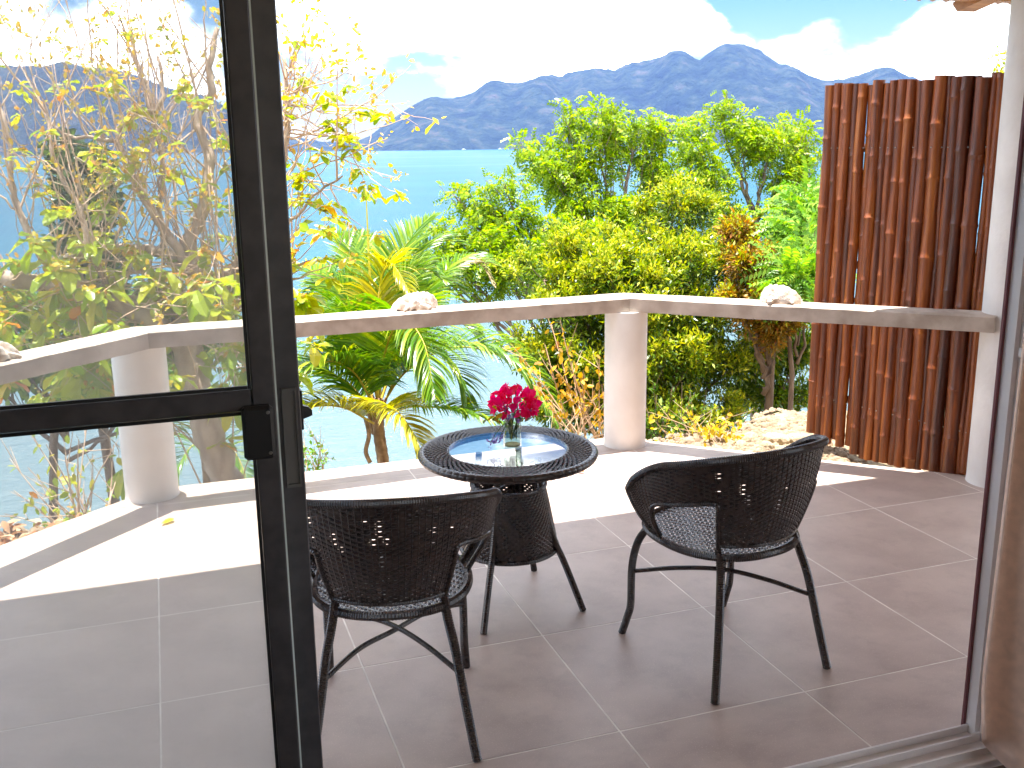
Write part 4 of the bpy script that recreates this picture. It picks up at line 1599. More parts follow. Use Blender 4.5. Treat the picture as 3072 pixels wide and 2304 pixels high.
# ------------------------------------------------------------------ coconut palms
def frond(root, pts, length_px, dep, mat, nl=46, hang=0.75, fold=0.5, droopy=1.0, w=0.016, rachis_r=0.011, tipshort=0.35):
    """a coconut frond: rachis polyline and narrow leaflets on both sides"""
    P = resample(np.array(pts), 0.04)
    n = len(P)
    Tn = unit(np.gradient(P, axis=0))
    mb = MB()
    mb.tube(P, np.linspace(rachis_r, rachis_r * 0.22, n), 6)
    L0 = length_px * px(dep)
    us = np.linspace(0.14, 0.995, nl)
    VV, FF = [], []
    for s in (-1, 1):
        for u in us:
            u2 = min(0.999, max(0, u + rng.normal(0, 0.004)))
            f = u2 * (n - 1)
            i = min(n - 2, int(f))
            p = P[i] + (P[i + 1] - P[i]) * (f - i)
            t = Tn[i]
            side = np.cross(t, [0, 0, 1.0])
            sn = np.linalg.norm(side)
            side = side / sn if sn > 0.15 else np.array(R2)
            upv = np.cross(side, t)
            L = L0 * (math.sin(PI * min(1, 0.16 + 0.84 * u2)) ** 0.5 * (1 - tipshort * u2)) * rng.uniform(0.82, 1.08)
            d = side * s * (1 - 0.45 * u2) + t * (0.35 + 0.85 * u2) + upv * (fold * rng.uniform(0.5, 1.1))
            d = d / np.linalg.norm(d)
            q = [p]
            dd = d.copy()
            for k in range(4):
                q.append(q[-1] + dd * L / 4)
                dd = dd + np.array([0, 0, -1.0]) * hang * droopy * (0.16 + 0.24 * k) + rng.normal(0, 0.02, 3)
                dd /= np.linalg.norm(dd)
            q = np.array(q)
            wv = unit(np.cross(unit(np.gradient(q, axis=0)), upv + 0.35 * side * s + rng.normal(0, 0.25, 3)))
            ww = np.array([0.35, 1.0, 0.85, 0.55, 0.04])[:, None] * w * 0.5
            o = sum(len(v) for v in VV)
            VV.append(np.concatenate([q - wv * ww, q + wv * ww]))
            for k in range(4):
                FF.append((o + k, o + k + 1, o + 5 + k + 1, o + 5 + k))
    fo = mk('frond', np.concatenate(VV), np.array(FF), mat, root, world=True)
    ro = mb.build('rachis', M['rachis'], fo, smooth=True)
    return fo


def px_path(pts):
    return [at(*p) for p in pts]


PD = 8.2
palm = empty('coconut_palm', tuple(at(832, 1240, PD)), 'coconut palm with arching yellow green fronds behind the railing left of the table', 'palm')
mb = MB()
P = resample([at(842, 1240, PD) * np.array([1, 1, 0]) + np.array([0, 0, ground_h(*at(842, 1240, PD)[:2]) - 0.1])] + px_path([(838, 1100, PD), (828, 1000, PD), (818, 930, PD), (814, 860, PD)]), 0.035)
mb.tube(P, np.where(np.arange(len(P)) % 2 == 0, 1.0, 0.93) * np.linspace(0.060, 0.050, len(P)), 12)
mb.build('trunk', M['fibre'], palm, smooth=True, world=True)
mb = MB()
for q in range(9):
    a = 2 * PI * q / 9
    c = at(812, 880, PD)
    mb.tube(resample([c + np.array([0.035 * cos(a), 0.035 * sin(a), -0.22]), c + np.array([0.07 * cos(a), 0.07 * sin(a), 0.0]), c + np.array([0.09 * cos(a + 0.3), 0.09 * sin(a + 0.3), 0.08 - 0.16 * (q % 3 == 0)])], 0.04), 0.014, 5)
mb.build('leaf_base', M['fibre'], palm, world=True)
mb = MB()
mb.tube(resample(px_path([(790, 905, PD - .1), (797, 940, PD - .15), (790, 975, PD - .15), (800, 1000, PD - .15)]), 0.03), 0.018, 7)
mb.build('dead_sheath', M['fibre'], palm, smooth=True, world=True)
FR = [  # points (u, v, depth), leaflet length in view units, material, droop
    ([(818, 870, 8.2), (832, 760, 8.0), (868, 690, 7.7), (915, 740, 7.4), (940, 860, 7.2)], 175, 'palm', 1.1, 56),
    ([(815, 905, 8.1), (830, 880, 7.7), (860, 890, 7.4), (900, 950, 7.3), (915, 1010, 7.2)], 110, 'palmy', 1.0, 50),
    ([(812, 880, 8.2), (775, 800, 8.2), (720, 720, 8.2), (650, 690, 8.2), (590, 720, 8.2)], 150, 'palm', 1.0, 50),
    ([(810, 900, 8.2), (755, 830, 8.3), (690, 800, 8.4), (620, 800, 8.5), (550, 850, 8.6)], 140, 'palm', 1.1, 50),
    ([(808, 915, 8.1), (740, 880, 7.9), (670, 880, 7.8), (600, 910, 7.8)], 120, 'palmy', 1.1, 44),
    ([(816, 865, 8.3), (812, 690, 8.7), (800, 560, 9.1), (775, 500, 9.4)], 130, 'palm', 0.4, 50),
    ([(818, 865, 8.3), (838, 690, 8.7), (880, 570, 9.1), (950, 520, 9.4), (1010, 530, 9.5)], 130, 'palm', 0.6, 50),
    ([(820, 866, 8.3), (832, 720, 8.5), (862, 620, 8.6), (910, 580, 8.6), (965, 610, 8.5)], 140, 'palm', 0.8, 50),
    ([(815, 868, 8.3), (790, 730, 8.4), (750, 640, 8.5), (700, 620, 8.5), (650, 650, 8.4)], 140, 'palm', 0.9, 50),
    ([(826, 880, 8.2), (870, 790, 8.1), (930, 760, 8.0), (985, 800, 7.9), (1010, 890, 7.9)], 140, 'palm', 1.2, 50),
    ([(812, 890, 8.2), (770, 810, 8.0), (715, 780, 7.8), (660, 810, 7.7), (620, 880, 7.6)], 150, 'palm', 1.2, 50),
    ([(815, 872, 8.2), (800, 760, 8.0), (760, 690, 7.8), (700, 680, 7.7), (640, 720, 7.6)], 150, 'palm', 1.1, 50),
    ([(820, 870, 8.3), (860, 740, 8.7), (900, 640, 9.0), (960, 600, 9.2), (1010, 640, 9.3)], 130, 'palm', 1.0, 46),
    ([(818, 866, 8.3), (812, 720, 8.8), (790, 620, 9.1), (750, 570, 9.3), (700, 590, 9.4)], 130, 'palm', 0.9, 46),
    ([(822, 880, 8.2), (880, 800, 8.1), (980, 750, 8.0), (1090, 775, 7.9), (1170, 860, 7.8), (1205, 930, 7.8)], 150, 'palm', 1.25, 66),
    ([(825, 905, 8.1), (880, 880, 7.9), (960, 882, 7.8), (1060, 905, 7.7), (1130, 930, 7.6)], 95, 'palm', 1.2, 46),
    ([(818, 865, 8.3), (826, 700, 8.6), (850, 580, 8.9), (900, 500, 9.2), (945, 465, 9.4)], 140, 'palm', 0.45, 54),
    ([(815, 865, 8.3), (800, 700, 8.6), (780, 590, 8.9), (740, 520, 9.2), (690, 490, 9.4)], 130, 'palm', 0.5, 50),
    ([(816, 865, 8.3), (815, 690, 8.4), (825, 600, 8.4), (850, 575, 8.2), (890, 640, 8.0)], 120, 'palmy', 1.1, 40),
    ([(822, 868, 8.3), (880, 700, 8.7), (950, 600, 9.0), (1020, 560, 9.2), (1090, 580, 9.4)], 110, 'palm', 0.9, 44),
    ([(822, 868, 8.4), (900, 660, 9.2), (970, 590, 9.4), (1030, 565, 9.6), (1070, 620, 9.6)], 85, 'palmdry', 1.2, 40),
    ([(820, 872, 8.2), (870, 740, 8.4), (930, 690, 8.5), (1000, 700, 8.6), (1060, 770, 8.7)], 115, 'palm', 1.1, 46),
    ([(810, 870, 8.3), (760, 720, 8.6), (710, 620, 8.8), (660, 580, 9.0), (610, 590, 9.1)], 130, 'palm', 0.9, 46),
]
for (pts, lpx, mt_, dr, nl) in FR:
    frond(palm, px_path(pts), lpx * 1.08, pts[0][2], M[mt_], nl=int(nl * 2.3), droopy=dr, hang=0.66, w=0.021)
mb = MB()
sp = resample(px_path([(818, 860, 8.3), (806, 700, 8.5), (797, 560, 8.6), (790, 400, 8.7)]), 0.06)
mb.tube(sp, np.linspace(0.022, 0.004, len(sp)), 7)
mb.build('spear_leaf', M['palmy'], palm, smooth=True, world=True)

palm2 = empty('young_palm', tuple(at(470, 1150, 9.5)), 'smaller shaded palm showing between the left pillar and the leaning trunk', 'palm')
mb = MB()
mb.tube(resample([at(458, 1050, 9.5) * np.array([1, 1, 0]) + np.array([0, 0, ground_h(*at(458, 1050, 9.5)[:2]) - 0.1])] + px_path([(458, 1050, 9.5), (450, 960, 9.5)]), 0.05), 0.08, 9)
mb.build('trunk', M['fibre'], palm2, smooth=True, world=True)
for (pts, lpx, dr) in (([(450, 970, 9.5), (410, 880, 9.4), (330, 860, 9.4), (250, 940, 9.4)], 120, 1.1), ([(450, 970, 9.5), (500, 900, 9.4), (570, 900, 9.4), (640, 1000, 9.4)], 120, 1.1),
                       ([(450, 970, 9.5), (440, 860, 9.4), (400, 800, 9.3), (340, 800, 9.2)], 120, 0.9), ([(452, 970, 9.5), (420, 960, 9.2), (390, 1000, 9.1), (370, 1060, 9.0)], 110, 1.0),
                       ([(450, 970, 9.5), (480, 860, 9.5), (540, 800, 9.5), (600, 800, 9.5)], 110, 1.0), ([(450, 970, 9.5), (490, 960, 9.3), (520, 1000, 9.2), (540, 1060, 9.1)], 110, 1.0)):
    frond(palm2, px_path(pts), lpx, 9.5, M['palm'], nl=40, droopy=dr, hang=0.62)
palm3 = empty('young_palm', tuple(at(1690, 1090, 9.6)), 'low young palm fan just above the rocks left of the bamboo screen', 'palm')
mb = MB()
mb.tube(resample([at(1690, 1090, 9.6) * np.array([1, 1, 0]) + np.array([0, 0, ground_h(*at(1690, 1090, 9.6)[:2]) - 0.1])] + px_path([(1692, 1000, 9.6), (1694, 960, 9.6)]), 0.05), 0.05, 8)
mb.build('trunk', M['fibre'], palm3, smooth=True, world=True)
for (pts, lpx, dr) in (([(1694, 960, 9.6), (1670, 890, 9.5), (1630, 880, 9.5), (1590, 930, 9.5)], 60, 0.8), ([(1694, 960, 9.6), (1720, 890, 9.5), (1760, 880, 9.5), (1790, 930, 9.5)], 60, 0.8),
                       ([(1694, 960, 9.6), (1690, 890, 9.5), (1710, 850, 9.5), (1735, 850, 9.5)], 60, 0.6)):
    frond(palm3, px_path(pts), lpx, 9.6, M['palm'], nl=34, droopy=dr, hang=0.5)


# ------------------------------------------------------------------ the bare-branched broad-leaved tree on the left
def big_left_tree():
    root = empty('broadleaf_tree', tuple(at(505, 1120, 6.4)), 'sprawling grey barked tree with bare twigs and big drooping yellow green leaves on the left', 'tree')
    tr = MB()
    D0 = 6.3

    def limb(pts, r0, r1):
        P = resample(px_path(pts), 0.05)
        P[1:-1] += rng.normal(0, 0.006, (len(P) - 2, 3))
        rad = np.linspace(r0, r1, len(P)) * (1 + 0.07 * np.sin(np.arange(len(P)) * 1.7) + rng.normal(0, 0.03, len(P)))
        tr.tube(P, rad, 9)
        return P
    limbs = [
        limb([(545, 1420, 6.5), (520, 1160, 6.4), (490, 1040, 6.3), (455, 950, 6.2), (430, 850, 6.2), (405, 770, 6.2), (400, 690, 6.2)], 0.115, 0.085),
        limb([(405, 760, 6.2), (340, 700, 6.1), (250, 650, 6.1), (140, 618, 6.1), (0, 600, 6.1), (-140, 590, 6.1)], 0.062, 0.045),
        limb([(400, 700, 6.2), (430, 630, 6.3), (420, 580, 6.3), (340, 545, 6.4), (230, 540, 6.4), (120, 560, 6.4)], 0.055, 0.022),
        limb([(425, 600, 6.3), (410, 520, 6.3), (440, 450, 6.3), (456, 350, 6.3), (442, 300, 6.3), (427, 250, 6.3), (458, 201, 6.3), (452, 150, 6.3), (470, 60, 6.3)], 0.05, 0.016),
        limb([(420, 585, 6.3), (347, 486, 6.2), (313, 431, 6.2), (271, 347, 6.2), (257, 306, 6.2), (262, 275, 6.2), (305, 240, 6.2), (345, 236, 6.2), (352, 190, 6.2), (340, 120, 6.2)], 0.034, 0.009),
        limb([(257, 306, 6.2), (200, 300, 6.1), (140, 290, 6.1), (80, 240, 6.1)], 0.014, 0.006),
        limb([(430, 640, 6.3), (500, 590, 6.2), (560, 500, 6.1), (600, 400, 6.1), (614, 333, 6.1), (622, 240, 6.1), (612, 120, 6.1)], 0.038, 0.012),
        limb([(140, 618, 6.1), (70, 520, 6.0), (30, 420, 6.0), (20, 300, 6.0), (-20, 180, 6.0)], 0.026, 0.008),
        limb([(250, 650, 6.1), (200, 560, 6.0), (170, 450, 6.0), (120, 350, 6.0), (100, 230, 6.0)], 0.022, 0.007),
        limb([(350, 548, 6.4), (345, 450, 6.3), (352, 380, 6.3), (340, 300, 6.3), (300, 150, 6.3), (250, 20, 6.3)], 0.018, 0.006),
        limb([(560, 500, 6.1), (640, 470, 6.0), (680, 420, 6.0), (740, 380, 5.9)], 0.014, 0.005),
        limb([(430, 690, 6.3), (520, 660, 6.2), (600, 600, 6.1), (680, 560, 6.0)], 0.022, 0.006),
    ]
    tr.build('trunk', M['bark'], root, smooth=True, world=True)
    tw = MB()
    tips = []                        # (point, direction, weight)

    def shoot(a, b, lift, r, nodes=9):
        W_ = curve3(a, b, lift, nodes, 0.05)
        W_[1:-1] += rng.normal(0, 0.006, (nodes - 2, 3))
        tw.tube(W_, np.linspace(r, r * 0.3, nodes), 4, False)
        return W_
    # fan of bare shoots to the right of the door
    node = at(616, 330, 6.1)
    for (u, v) in ((854, 174), (878, 222), (784, 132), (743, 108), (680, 21), (632, 14), (850, 382), (805, 424), (871, 257), (700, 130), (720, 60), (660, 90), (820, 215), (770, 250), (800, 330), (745, 290), (650, -30), (690, 200), (760, 190), (835, 300)):
        st = at(616 + rng.normal(0, 10), 300 + rng.uniform(-90, 90) + (v - 230) * 0.25, 6.1)
        e = at(u, v, 6.1 + rng.uniform(-0.7, 0.5))
        W_ = shoot(st, e, -0.10 if v < 300 else 0.02, 0.0065)
        tips.append((e, W_[-1] - W_[-2], 0.5 if v < 240 else 0.9))
        for k in range(3):
            i = rng.integers(3, 8)
            d = unit(W_[i] - W_[i - 1]) + rng.normal(0, 0.5, 3)
            d[2] += 0.25
            e2 = W_[i] + unit(d) * rng.uniform(0.12, 0.32)
            shoot(W_[i], e2, -0.1, 0.0032, 5)
            tips.append((e2, d, 0.45 if v < 240 else 0.9))
    # shoots from every limb
    for li, P in enumerate(limbs[1:]):
        ns = int(len(P) * 0.62)
        for k in range(ns):
            i = rng.integers(2, len(P) - 1)
            a = P[i]
            L = rng.uniform(0.35, 1.35)
            d = np.array([rng.normal(-0.12, 0.38), rng.normal(0, 0.35), 1.0 if rng.random() < 0.78 else rng.uniform(-0.7, 0.1)])
            e = a + unit(d) * L * (0.55 if d[2] < 0.2 else 1)
            W_ = shoot(a, e, -0.06, rng.uniform(0.0035, 0.0085))
            tips.append((e, W_[-1] - W_[-2], 1.0))
            for q in range(rng.integers(1, 4)):
                i2 = rng.integers(3, 9)
                d2 = unit(W_[i2] - W_[i2 - 1]) + rng.normal(0, 0.55, 3)
                e2 = W_[i2] + unit(d2) * rng.uniform(0.12, 0.4)
                shoot(W_[i2], e2, -0.05, 0.003, 5)
                tips.append((e2, d2, 0.8))
    # low leafy shoots hanging over and behind the railing
    for k in range(84):
        P = limbs[rng.integers(0, 4)]
        a = P[rng.integers(2, len(P) - 1)]
        u, v = rng.uniform(0, 680), rng.uniform(520, 860)
        e = at(u, v, 6.0 + rng.uniform(-0.35, 0.6))
        W_ = shoot(a, e, 0.05, rng.uniform(0.004, 0.008))
        tips.append((e, W_[-1] - W_[-2], 1.5))
        e2 = W_[5] + rng.normal(0, 0.18, 3)
        shoot(W_[5], e2, 0, 0.003, 5)
        tips.append((e2, e2 - W_[5], 1.3))
    for (u, v, dp) in ((720, 265, 5.8), (745, 300, 5.8), (690, 330, 5.8), (705, 215, 5.9), (760, 320, 5.8), (640, 90, 6), (650, 170, 6), (780, 370, 5.8), (790, 400, 5.8), (660, 430, 5.8), (690, 450, 5.8), (720, 470, 5.7), (650, 490, 5.8),
                       (700, 500, 5.7), (640, 540, 5.8), (690, 560, 5.7), (720, 600, 5.7), (660, 640, 5.7), (640, 390, 5.9), (750, 560, 5.7)):
        e = at(u, v, dp)
        a = limbs[6][rng.integers(4, len(limbs[6]))] if v < 420 else limbs[11][rng.integers(4, len(limbs[11]))]
        W_ = shoot(a, e, 0.03, 0.006)
        tips.append((e, W_[-1] - W_[-2], 1.6))
    o = tw.build('twigs', M['twig'], root, world=True)
    o['kind'] = 'stuff'
    # leaves: drooping whorls at the shoot ends
    LP, LD, LS, BP, BD = [], [], [], [], []
    for (p, d, wt) in tips:
        d = unit(np.asarray(d, float))
        hgt = p[2]
        if wt > 1.2:
            n = rng.integers(6, 10)
        elif wt < 0.7 or hgt > 2.3:
            n = rng.integers(3, 6) if rng.random() < 0.22 else 0
        else:
            n = rng.integers(4, 8) if rng.random() < 0.36 else 0
        big = (0.118 if wt < 1.55 else 0.092) if wt > 1.2 else (0.055 if hgt > 2.0 else 0.080)
        for k in range(n):
            a = rng.uniform(0, 2 * PI)
            v = np.array([cos(a), sin(a), rng.uniform(-0.75, 0.2)]) + 0.2 * d
            LP.append(p + rng.normal(0, 0.012, 3))
            LD.append(v)
            LS.append(big * rng.uniform(0.75, 1.35))
        for k in range(rng.integers(3, 8)):
            BP.append(p + rng.normal(0, 0.02, 3))
            BD.append(d + rng.normal(0, 0.7, 3))
    LP, LD, LS = np.array(LP), unit(np.array(LD)), np.array(LS)
    order = np.argsort(-LS)
    N = np.tile([0, 0, 1.0], (len(LP), 1)) + LD * 0.5 + rng.normal(0, 0.25, (len(LP), 3))
    bigi, rest = order[:300], order[300:]
    # the three hundred largest leaves are leaves of their own
    protos = []
    for k in range(4):
        TV = np.array(BROADT[0], float)
        TV[:, 2] -= (0.22 + 0.12 * k) * TV[:, 1] ** 2
        TV[:, 0] *= (0.92, 1.08, 1.0, 0.85)[k]
        me = bpy.data.meshes.new('leaf')
        me.from_pydata([tuple(v) for v in TV], [], BROADT[1])
        me.materials.append(M['almond'])
        protos.append(me)
    pinv = (Matrix.Translation(root.location)).inverted()
    for j, i in enumerate(bigi):
        d = LD[i]
        s = unit(np.cross(d, N[i]))
        nn = np.cross(s, d)
        sc_ = LS[i] * 1.15
        mt = Matrix(((s[0] * sc_, d[0] * sc_, nn[0] * sc_, LP[i][0]), (s[1] * sc_, d[1] * sc_, nn[1] * sc_, LP[i][1]), (s[2] * sc_, d[2] * sc_, nn[2] * sc_, LP[i][2]), (0, 0, 0, 1)))
        lo = bpy.data.objects.new('leaf', protos[j % 4])
        col.objects.link(lo)
        lo.parent = root
        lo.matrix_parent_inverse = pinv
        lo.matrix_basis = mt
    o = leaf_cloud('crown', LP[rest], LD[rest], LS[rest], BROADT, M['almond'], root, N=N[rest])
    o['kind'] = 'stuff'
    o = leaf_cloud('young_growth', np.array(BP), np.array(BD), rng.uniform(0.02, 0.05, len(BP)), OVAL, M['bud'], root)
    o['kind'] = 'stuff'


big_left_tree()

# dark climber-clad tree and background greenery on the left
clump_tree('vine_clad_tree', 'narrow dark green leafy tree standing behind the bare twigs on the far left', 'tree', None,
           at(190, 900, 8.4), at(180, 560, 8.3),
           [CL(150, 330, 8.2, 42, 44), CL(195, 350, 8.2, 48, 55), CL(180, 430, 8.1, 60, 55), CL(215, 420, 8.2, 45, 50), CL(170, 510, 8.1, 60, 60), CL(215, 560, 8.2, 60, 60)],
           5200, OVAL, 0.075, M['dkgreen'], M['bark2'], 0.06, 30, 0.6, 0.2)
clump_tree('green_thicket', 'mid green thicket below the left railing section behind the fly screen', 'bush', None,
           at(120, 1000, 8.0), at(130, 800, 8.0),
           [CL(40, 650, 8, 90, 60), CL(150, 680, 8, 90, 60), CL(260, 640, 8.2, 80, 55), CL(330, 720, 8.2, 80, 60), CL(60, 770, 7.8, 90, 60), CL(190, 800, 7.8, 90, 60), CL(310, 830, 8, 70, 60), CL(520, 620, 8.4, 60, 50), CL(500, 720, 8.4, 60, 50), CL(420, 780, 8.4, 60, 55), CL(-60, 720, 8, 90, 80)],
           7500, OVAL, 0.085, M['midgreen'], M['bark2'], 0.05, 28, 0.5, 0.2)


# ------------------------------------------------------------------ dry shrubs
def dry_shrub(name, label, base, tips_px, dep, leafm, nleaf, size, twm, droop=0.7, tmpl=OVAL, r=0.007, cat='shrub', spread=0.05, lo=0.35):
    top = base
    base = np.array([base[0], base[1], min(base[2], ground_h(base[0], base[1]) - 0.03)])
    root = empty(name, tuple(base), label, cat)
    mb = MB()
    LP, LD = [], []
    if top[2] - base[2] > 0.05:
        for q in range(4):
            mb.tube(curve3(base + rng.normal(0, 0.02, 3), top + rng.normal(0, 0.05, 3), 0.0, 6, 0.02), r * 1.3, 5, False)
        base_s = top
    else:
        base_s = base
    for (u, v) in tips_px:
        e = at(u, v, dep + rng.uniform(-0.3, 0.3))
        W_ = curve3(base_s + rng.normal(0, 0.05, 3), e, 0.06, 9, 0.05)
        mb.tube(W_, np.linspace(r, r * 0.3, 9), 5, False)
        n = int(nleaf * rng.uniform(0.6, 1.3))
        for q in range(3):
            i = rng.integers(3, 8)
            d = unit(W_[i] - W_[i - 1]) + rng.normal(0, 0.5, 3)
            e2 = W_[i] + unit(d) * rng.uniform(0.08, 0.25)
            mb.tube(curve3(W_[i], e2, 0, 4), np.linspace(r * 0.45, r * 0.2, 4), 4, False)
        u_ = rng.uniform(lo, 1.0, n)
        pp = np.stack([np.interp(u_, np.linspace(0, 1, 9), W_[:, k]) for k in range(3)], 1) + rng.normal(0, spread * 0.4, (n, 3))
        dd = rng.normal(0, 0.8, (n, 3))
        dd[:, 2] -= droop
        LP.append(pp)
        LD.append(dd)
    mb.build('stems', twm, root, world=True)
    root.children[-1]['kind'] = 'stuff'
    LP, LD = np.concatenate(LP), np.concatenate(LD)
    o = leaf_cloud('foliage', LP, LD, size * rng.uniform(0.6, 1.3, len(LP)), tmpl, leafm, root)
    o['kind'] = 'stuff'
    return root


dry_shrub('dry_shrub', 'dry shrub with drooping orange yellow leaves rising just left of the right pillar', at(1290, 1010, 6.4),
          [(1105, 745), (1130, 780), (1175, 740), (1190, 700), (1195, 790), (1210, 690), (1235, 780), (1260, 800), (1295, 770), (1150, 830), (1225, 850), (1280, 860), (1300, 830), (1180, 860)], 6.4, M['dryleaf'], 20, 0.045, M['drytwig'], 0.9, lo=0.5)
dry_shrub('yellow_shrub', 'small bright yellow shrub spray growing beside the rocks right of the right pillar', at(1545, 965, 5.95),
          [(1482, 880), (1500, 905), (1490, 930), (1575, 895), (1598, 910), (1540, 920), (1520, 940), (1560, 930), (1420, 925), (1440, 945), (1400, 890), (1590, 945), (1468, 950)], 5.95, M['yfern'], 20, 0.036, M['drytwig'], 0.5, r=0.004)
dry_shrub('twiggy_shrub', 'twiggy shrub with sparse yellow leaves at the balcony edge left of the left pillar', at(205, 1200, 5.6),
          [(20, 990), (60, 1010), (100, 960), (140, 985), (170, 950), (200, 980), (225, 1000), (245, 960), (90, 1050), (150, 1030), (30, 1060), (250, 1040), (120, 1085), (190, 900), (60, 930), (10, 1110)], 5.7, M['almond'], 7, 0.05, M['twig'], 0.8, r=0.0075, lo=0.4)
dry_shrub('twiggy_shrub', 'leafless pale stems with a few dry leaves between the table and the right pillar', at(1215, 1010, 6.1),
          [(1300, 900), (1305, 870), (1300, 925), (1280, 920), (1290, 850), (1240, 900), (1200, 920), (1270, 880)], 6.1, M['dryleaf'], 3, 0.035, M['drytwig'], 0.9, r=0.004)
dry_shrub('leafy_sprig', 'sunlit green sprig showing over the bamboo screen beside the column top', at(2200, 330, 6.6),
          [(2150, 115), (2160, 135), (2155, 150), (2170, 110), (2168, 160), (2185, 130), (2190, 170)], 6.6, M['bushtip'], 16, 0.06, M['drytwig'], -0.5, tmpl=LANCE, lo=0.75, cat='plant', r=0.006)
dry_shrub('green_seedling', 'small bright green leafy plant at the balcony edge beside the glass door handle', at(690, 1060, 5.8),
          [(655, 930), (680, 940), (700, 950), (665, 970), (690, 985), (675, 1000), (650, 990), (705, 980)], 5.8, M['pinnate'], 16, 0.032, M['drytwig'], 0.2, r=0.004)
dry_shrub('green_sapling', 'leafy green sapling low behind the railing between rust bush and yellow spray', at(1430, 1010, 6.9),
          [(1410, 820), (1450, 840), (1500, 850), (1430, 880), (1480, 890), (1530, 880), (1400, 900), (1560, 900), (1460, 920)], 6.9, M['bush'], 45, 0.055, M['bark2'], -0.2, tmpl=LANCE)


# ------------------------------------------------------------------ stones, gravel, litter
def rock_mesh(seed, n=2):
    r_ = np.random.default_rng(seed)
    import bmesh
    bm = bmesh.new()
    bmesh.ops.create_icosphere(bm, subdivisions=n, radius=1.0)
    ph = r_.uniform(0, 6.28, (5, 3))
    fr_ = r_.uniform(0.8, 2.6, (5, 3))
    for v in bm.verts:
        c = np.array(v.co)
        d = 1 + 0.10 * sum(sin(fr_[k] @ c + ph[k, 0]) for k in range(5)) * 0.6
        v.co = Vector(c * d)
    me = bpy.data.meshes.new('rock')
    bm.to_mesh(me)
    bm.free()
    me.materials.append(M['rock'])
    return me


rmesh = [rock_mesh(40 + k) for k in range(5)]
RK = [(1620, 945, 0.045, 'pale rounded stone at the left end of the rock edge'), (1548, 968, 0.03, 'small tan stone beside the yellow shrub stems'), (1675, 948, 0.06, 'broad pale stone in the middle of the rock edge'),
      (1715, 944, 0.05, 'pale stone against the foot of the bamboo screen wood post'), (1655, 962, 0.035, 'reddish tan stone in front of the broad pale stone'), (1600, 958, 0.03, 'low tan stone between yellow shrub and rounded stone'),
      (1735, 962, 0.035, 'tan stone just left of the right chair back top'), (1690, 968, 0.028, 'small pale stone close to the tile edge')]
for k, (u, v, r, lab) in enumerate(RK):
    p = on_z(u, v, -0.08)
    gz = ground_h(p[0], p[1])
    o = link('stone', rmesh[k % 5])
    o.location = (p[0], p[1], gz + r * 0.25)
    o.scale = (r * 1.35, r * 1.1, r * 0.75)
    o.rotation_euler = (0, 0, k * 1.3)
    tag(o, lab, 'stone', 'stones on the ground beside the balcony')


def scatter_stones(name, region, n, r0, r1, mat, seed):
    rr = np.random.default_rng(seed)
    base = np.array([(-1, -1, -.6), (1, -1, -.6), (1, 1, -.6), (-1, 1, -.6), (-.7, -.7, .5), (.8, -.6, .6), (.6, .7, .5), (-.6, .8, .6), (0, 0, .95)])
    fc = [(0, 1, 5), (0, 5, 4), (1, 2, 6), (1, 6, 5), (2, 3, 7), (2, 7, 6), (3, 0, 4), (3, 4, 7), (4, 5, 8), (5, 6, 8), (6, 7, 8), (7, 4, 8)]
    VV, FF = [], []
    c = 0
    while c < n:
        x, y = region(rr)
        z = ground_h(x, y)
        r = rr.uniform(r0, r1) * (0.6 + 0.8 * rr.random() ** 3)
        a = rr.uniform(0, 6.28)
        b = base * np.array([rr.uniform(0.7, 1.3), rr.uniform(0.7, 1.2), rr.uniform(0.5, 0.9)]) * r * (1 + rr.normal(0, 0.12, (9, 3)))
        b = np.stack([b[:, 0] * cos(a) - b[:, 1] * sin(a) + x, b[:, 0] * sin(a) + b[:, 1] * cos(a) + y, b[:, 2] + z + r * 0.3], 1)
        FF += [(i + c * 9, j + c * 9, k + c * 9) for i, j, k in fc]
        VV.append(b)
        c += 1
    o = mk(name, np.concatenate(VV), np.array(FF), mat, smooth=True)
    tag(o, kind='stuff')
    return o


def reg_right(rr):
    while True:
        x, y = rr.uniform(2.45, 4.0), rr.uniform(0.8, 2.9)
        if y > 2.1 - 0.94 * (x - 2.40) + 0.04 and y < 3.0:
            return x, y


def reg_left(rr):
    while True:
        x, y = rr.uniform(-2.2, -0.25), rr.uniform(0.2, 2.2)
        if 0.03 < y - (2.063 + 0.8787 * x) < 0.5:
            return x, y


scatter_stones('gravel', reg_right, 3000, 0.009, 0.020, M['gravel'], 5)
scatter_stones('rubble', reg_left, 900, 0.010, 0.03, M['gravel'], 6)
LPp = np.array([reg_left(rng) for _ in range(700)])
LPz = np.array([(x, y, ground_h(x, y) + 0.02 + rng.uniform(0, 0.05)) for x, y in LPp])
d_ = rng.normal(0, 1, (700, 3))
d_[:, 2] *= 0.3
o = leaf_cloud('leaf_litter', LPz, d_, rng.uniform(0.04, 0.075, 700), BROADT, M['litter'], None, twist=0.4)
tag(o, kind='stuff')

# ------------------------------------------------------------------ fallen leaves
def fallen(x, y, L, rz, mat, label, curl):
    TV = np.array(BROADT[0], float) * L
    TV[:, 0] *= 1.15
    TV[:, 2] = 0.006 + curl * L * (np.abs(TV[:, 0] / L) * 0.9 + (TV[:, 1] / L - 0.5) ** 2)
    o = mk('fallen_leaf', TV, BROADT[1], mat, smooth=True)
    o.location = (x, y, 0.001)
    o.rotation_euler = (0, 0, rz)
    tag(o, label, 'leaf')


fallen(0.015, 1.51, 0.075, -0.75, M['yleaf'], 'bright yellow fallen leaf lying on the tile joint behind the fly screen', 0.25)
fallen(2.00, 1.50, 0.05, 0.6, M['oleaf'], 'small curled orange brown leaf on the sunlit tiles right of the table', 0.7)


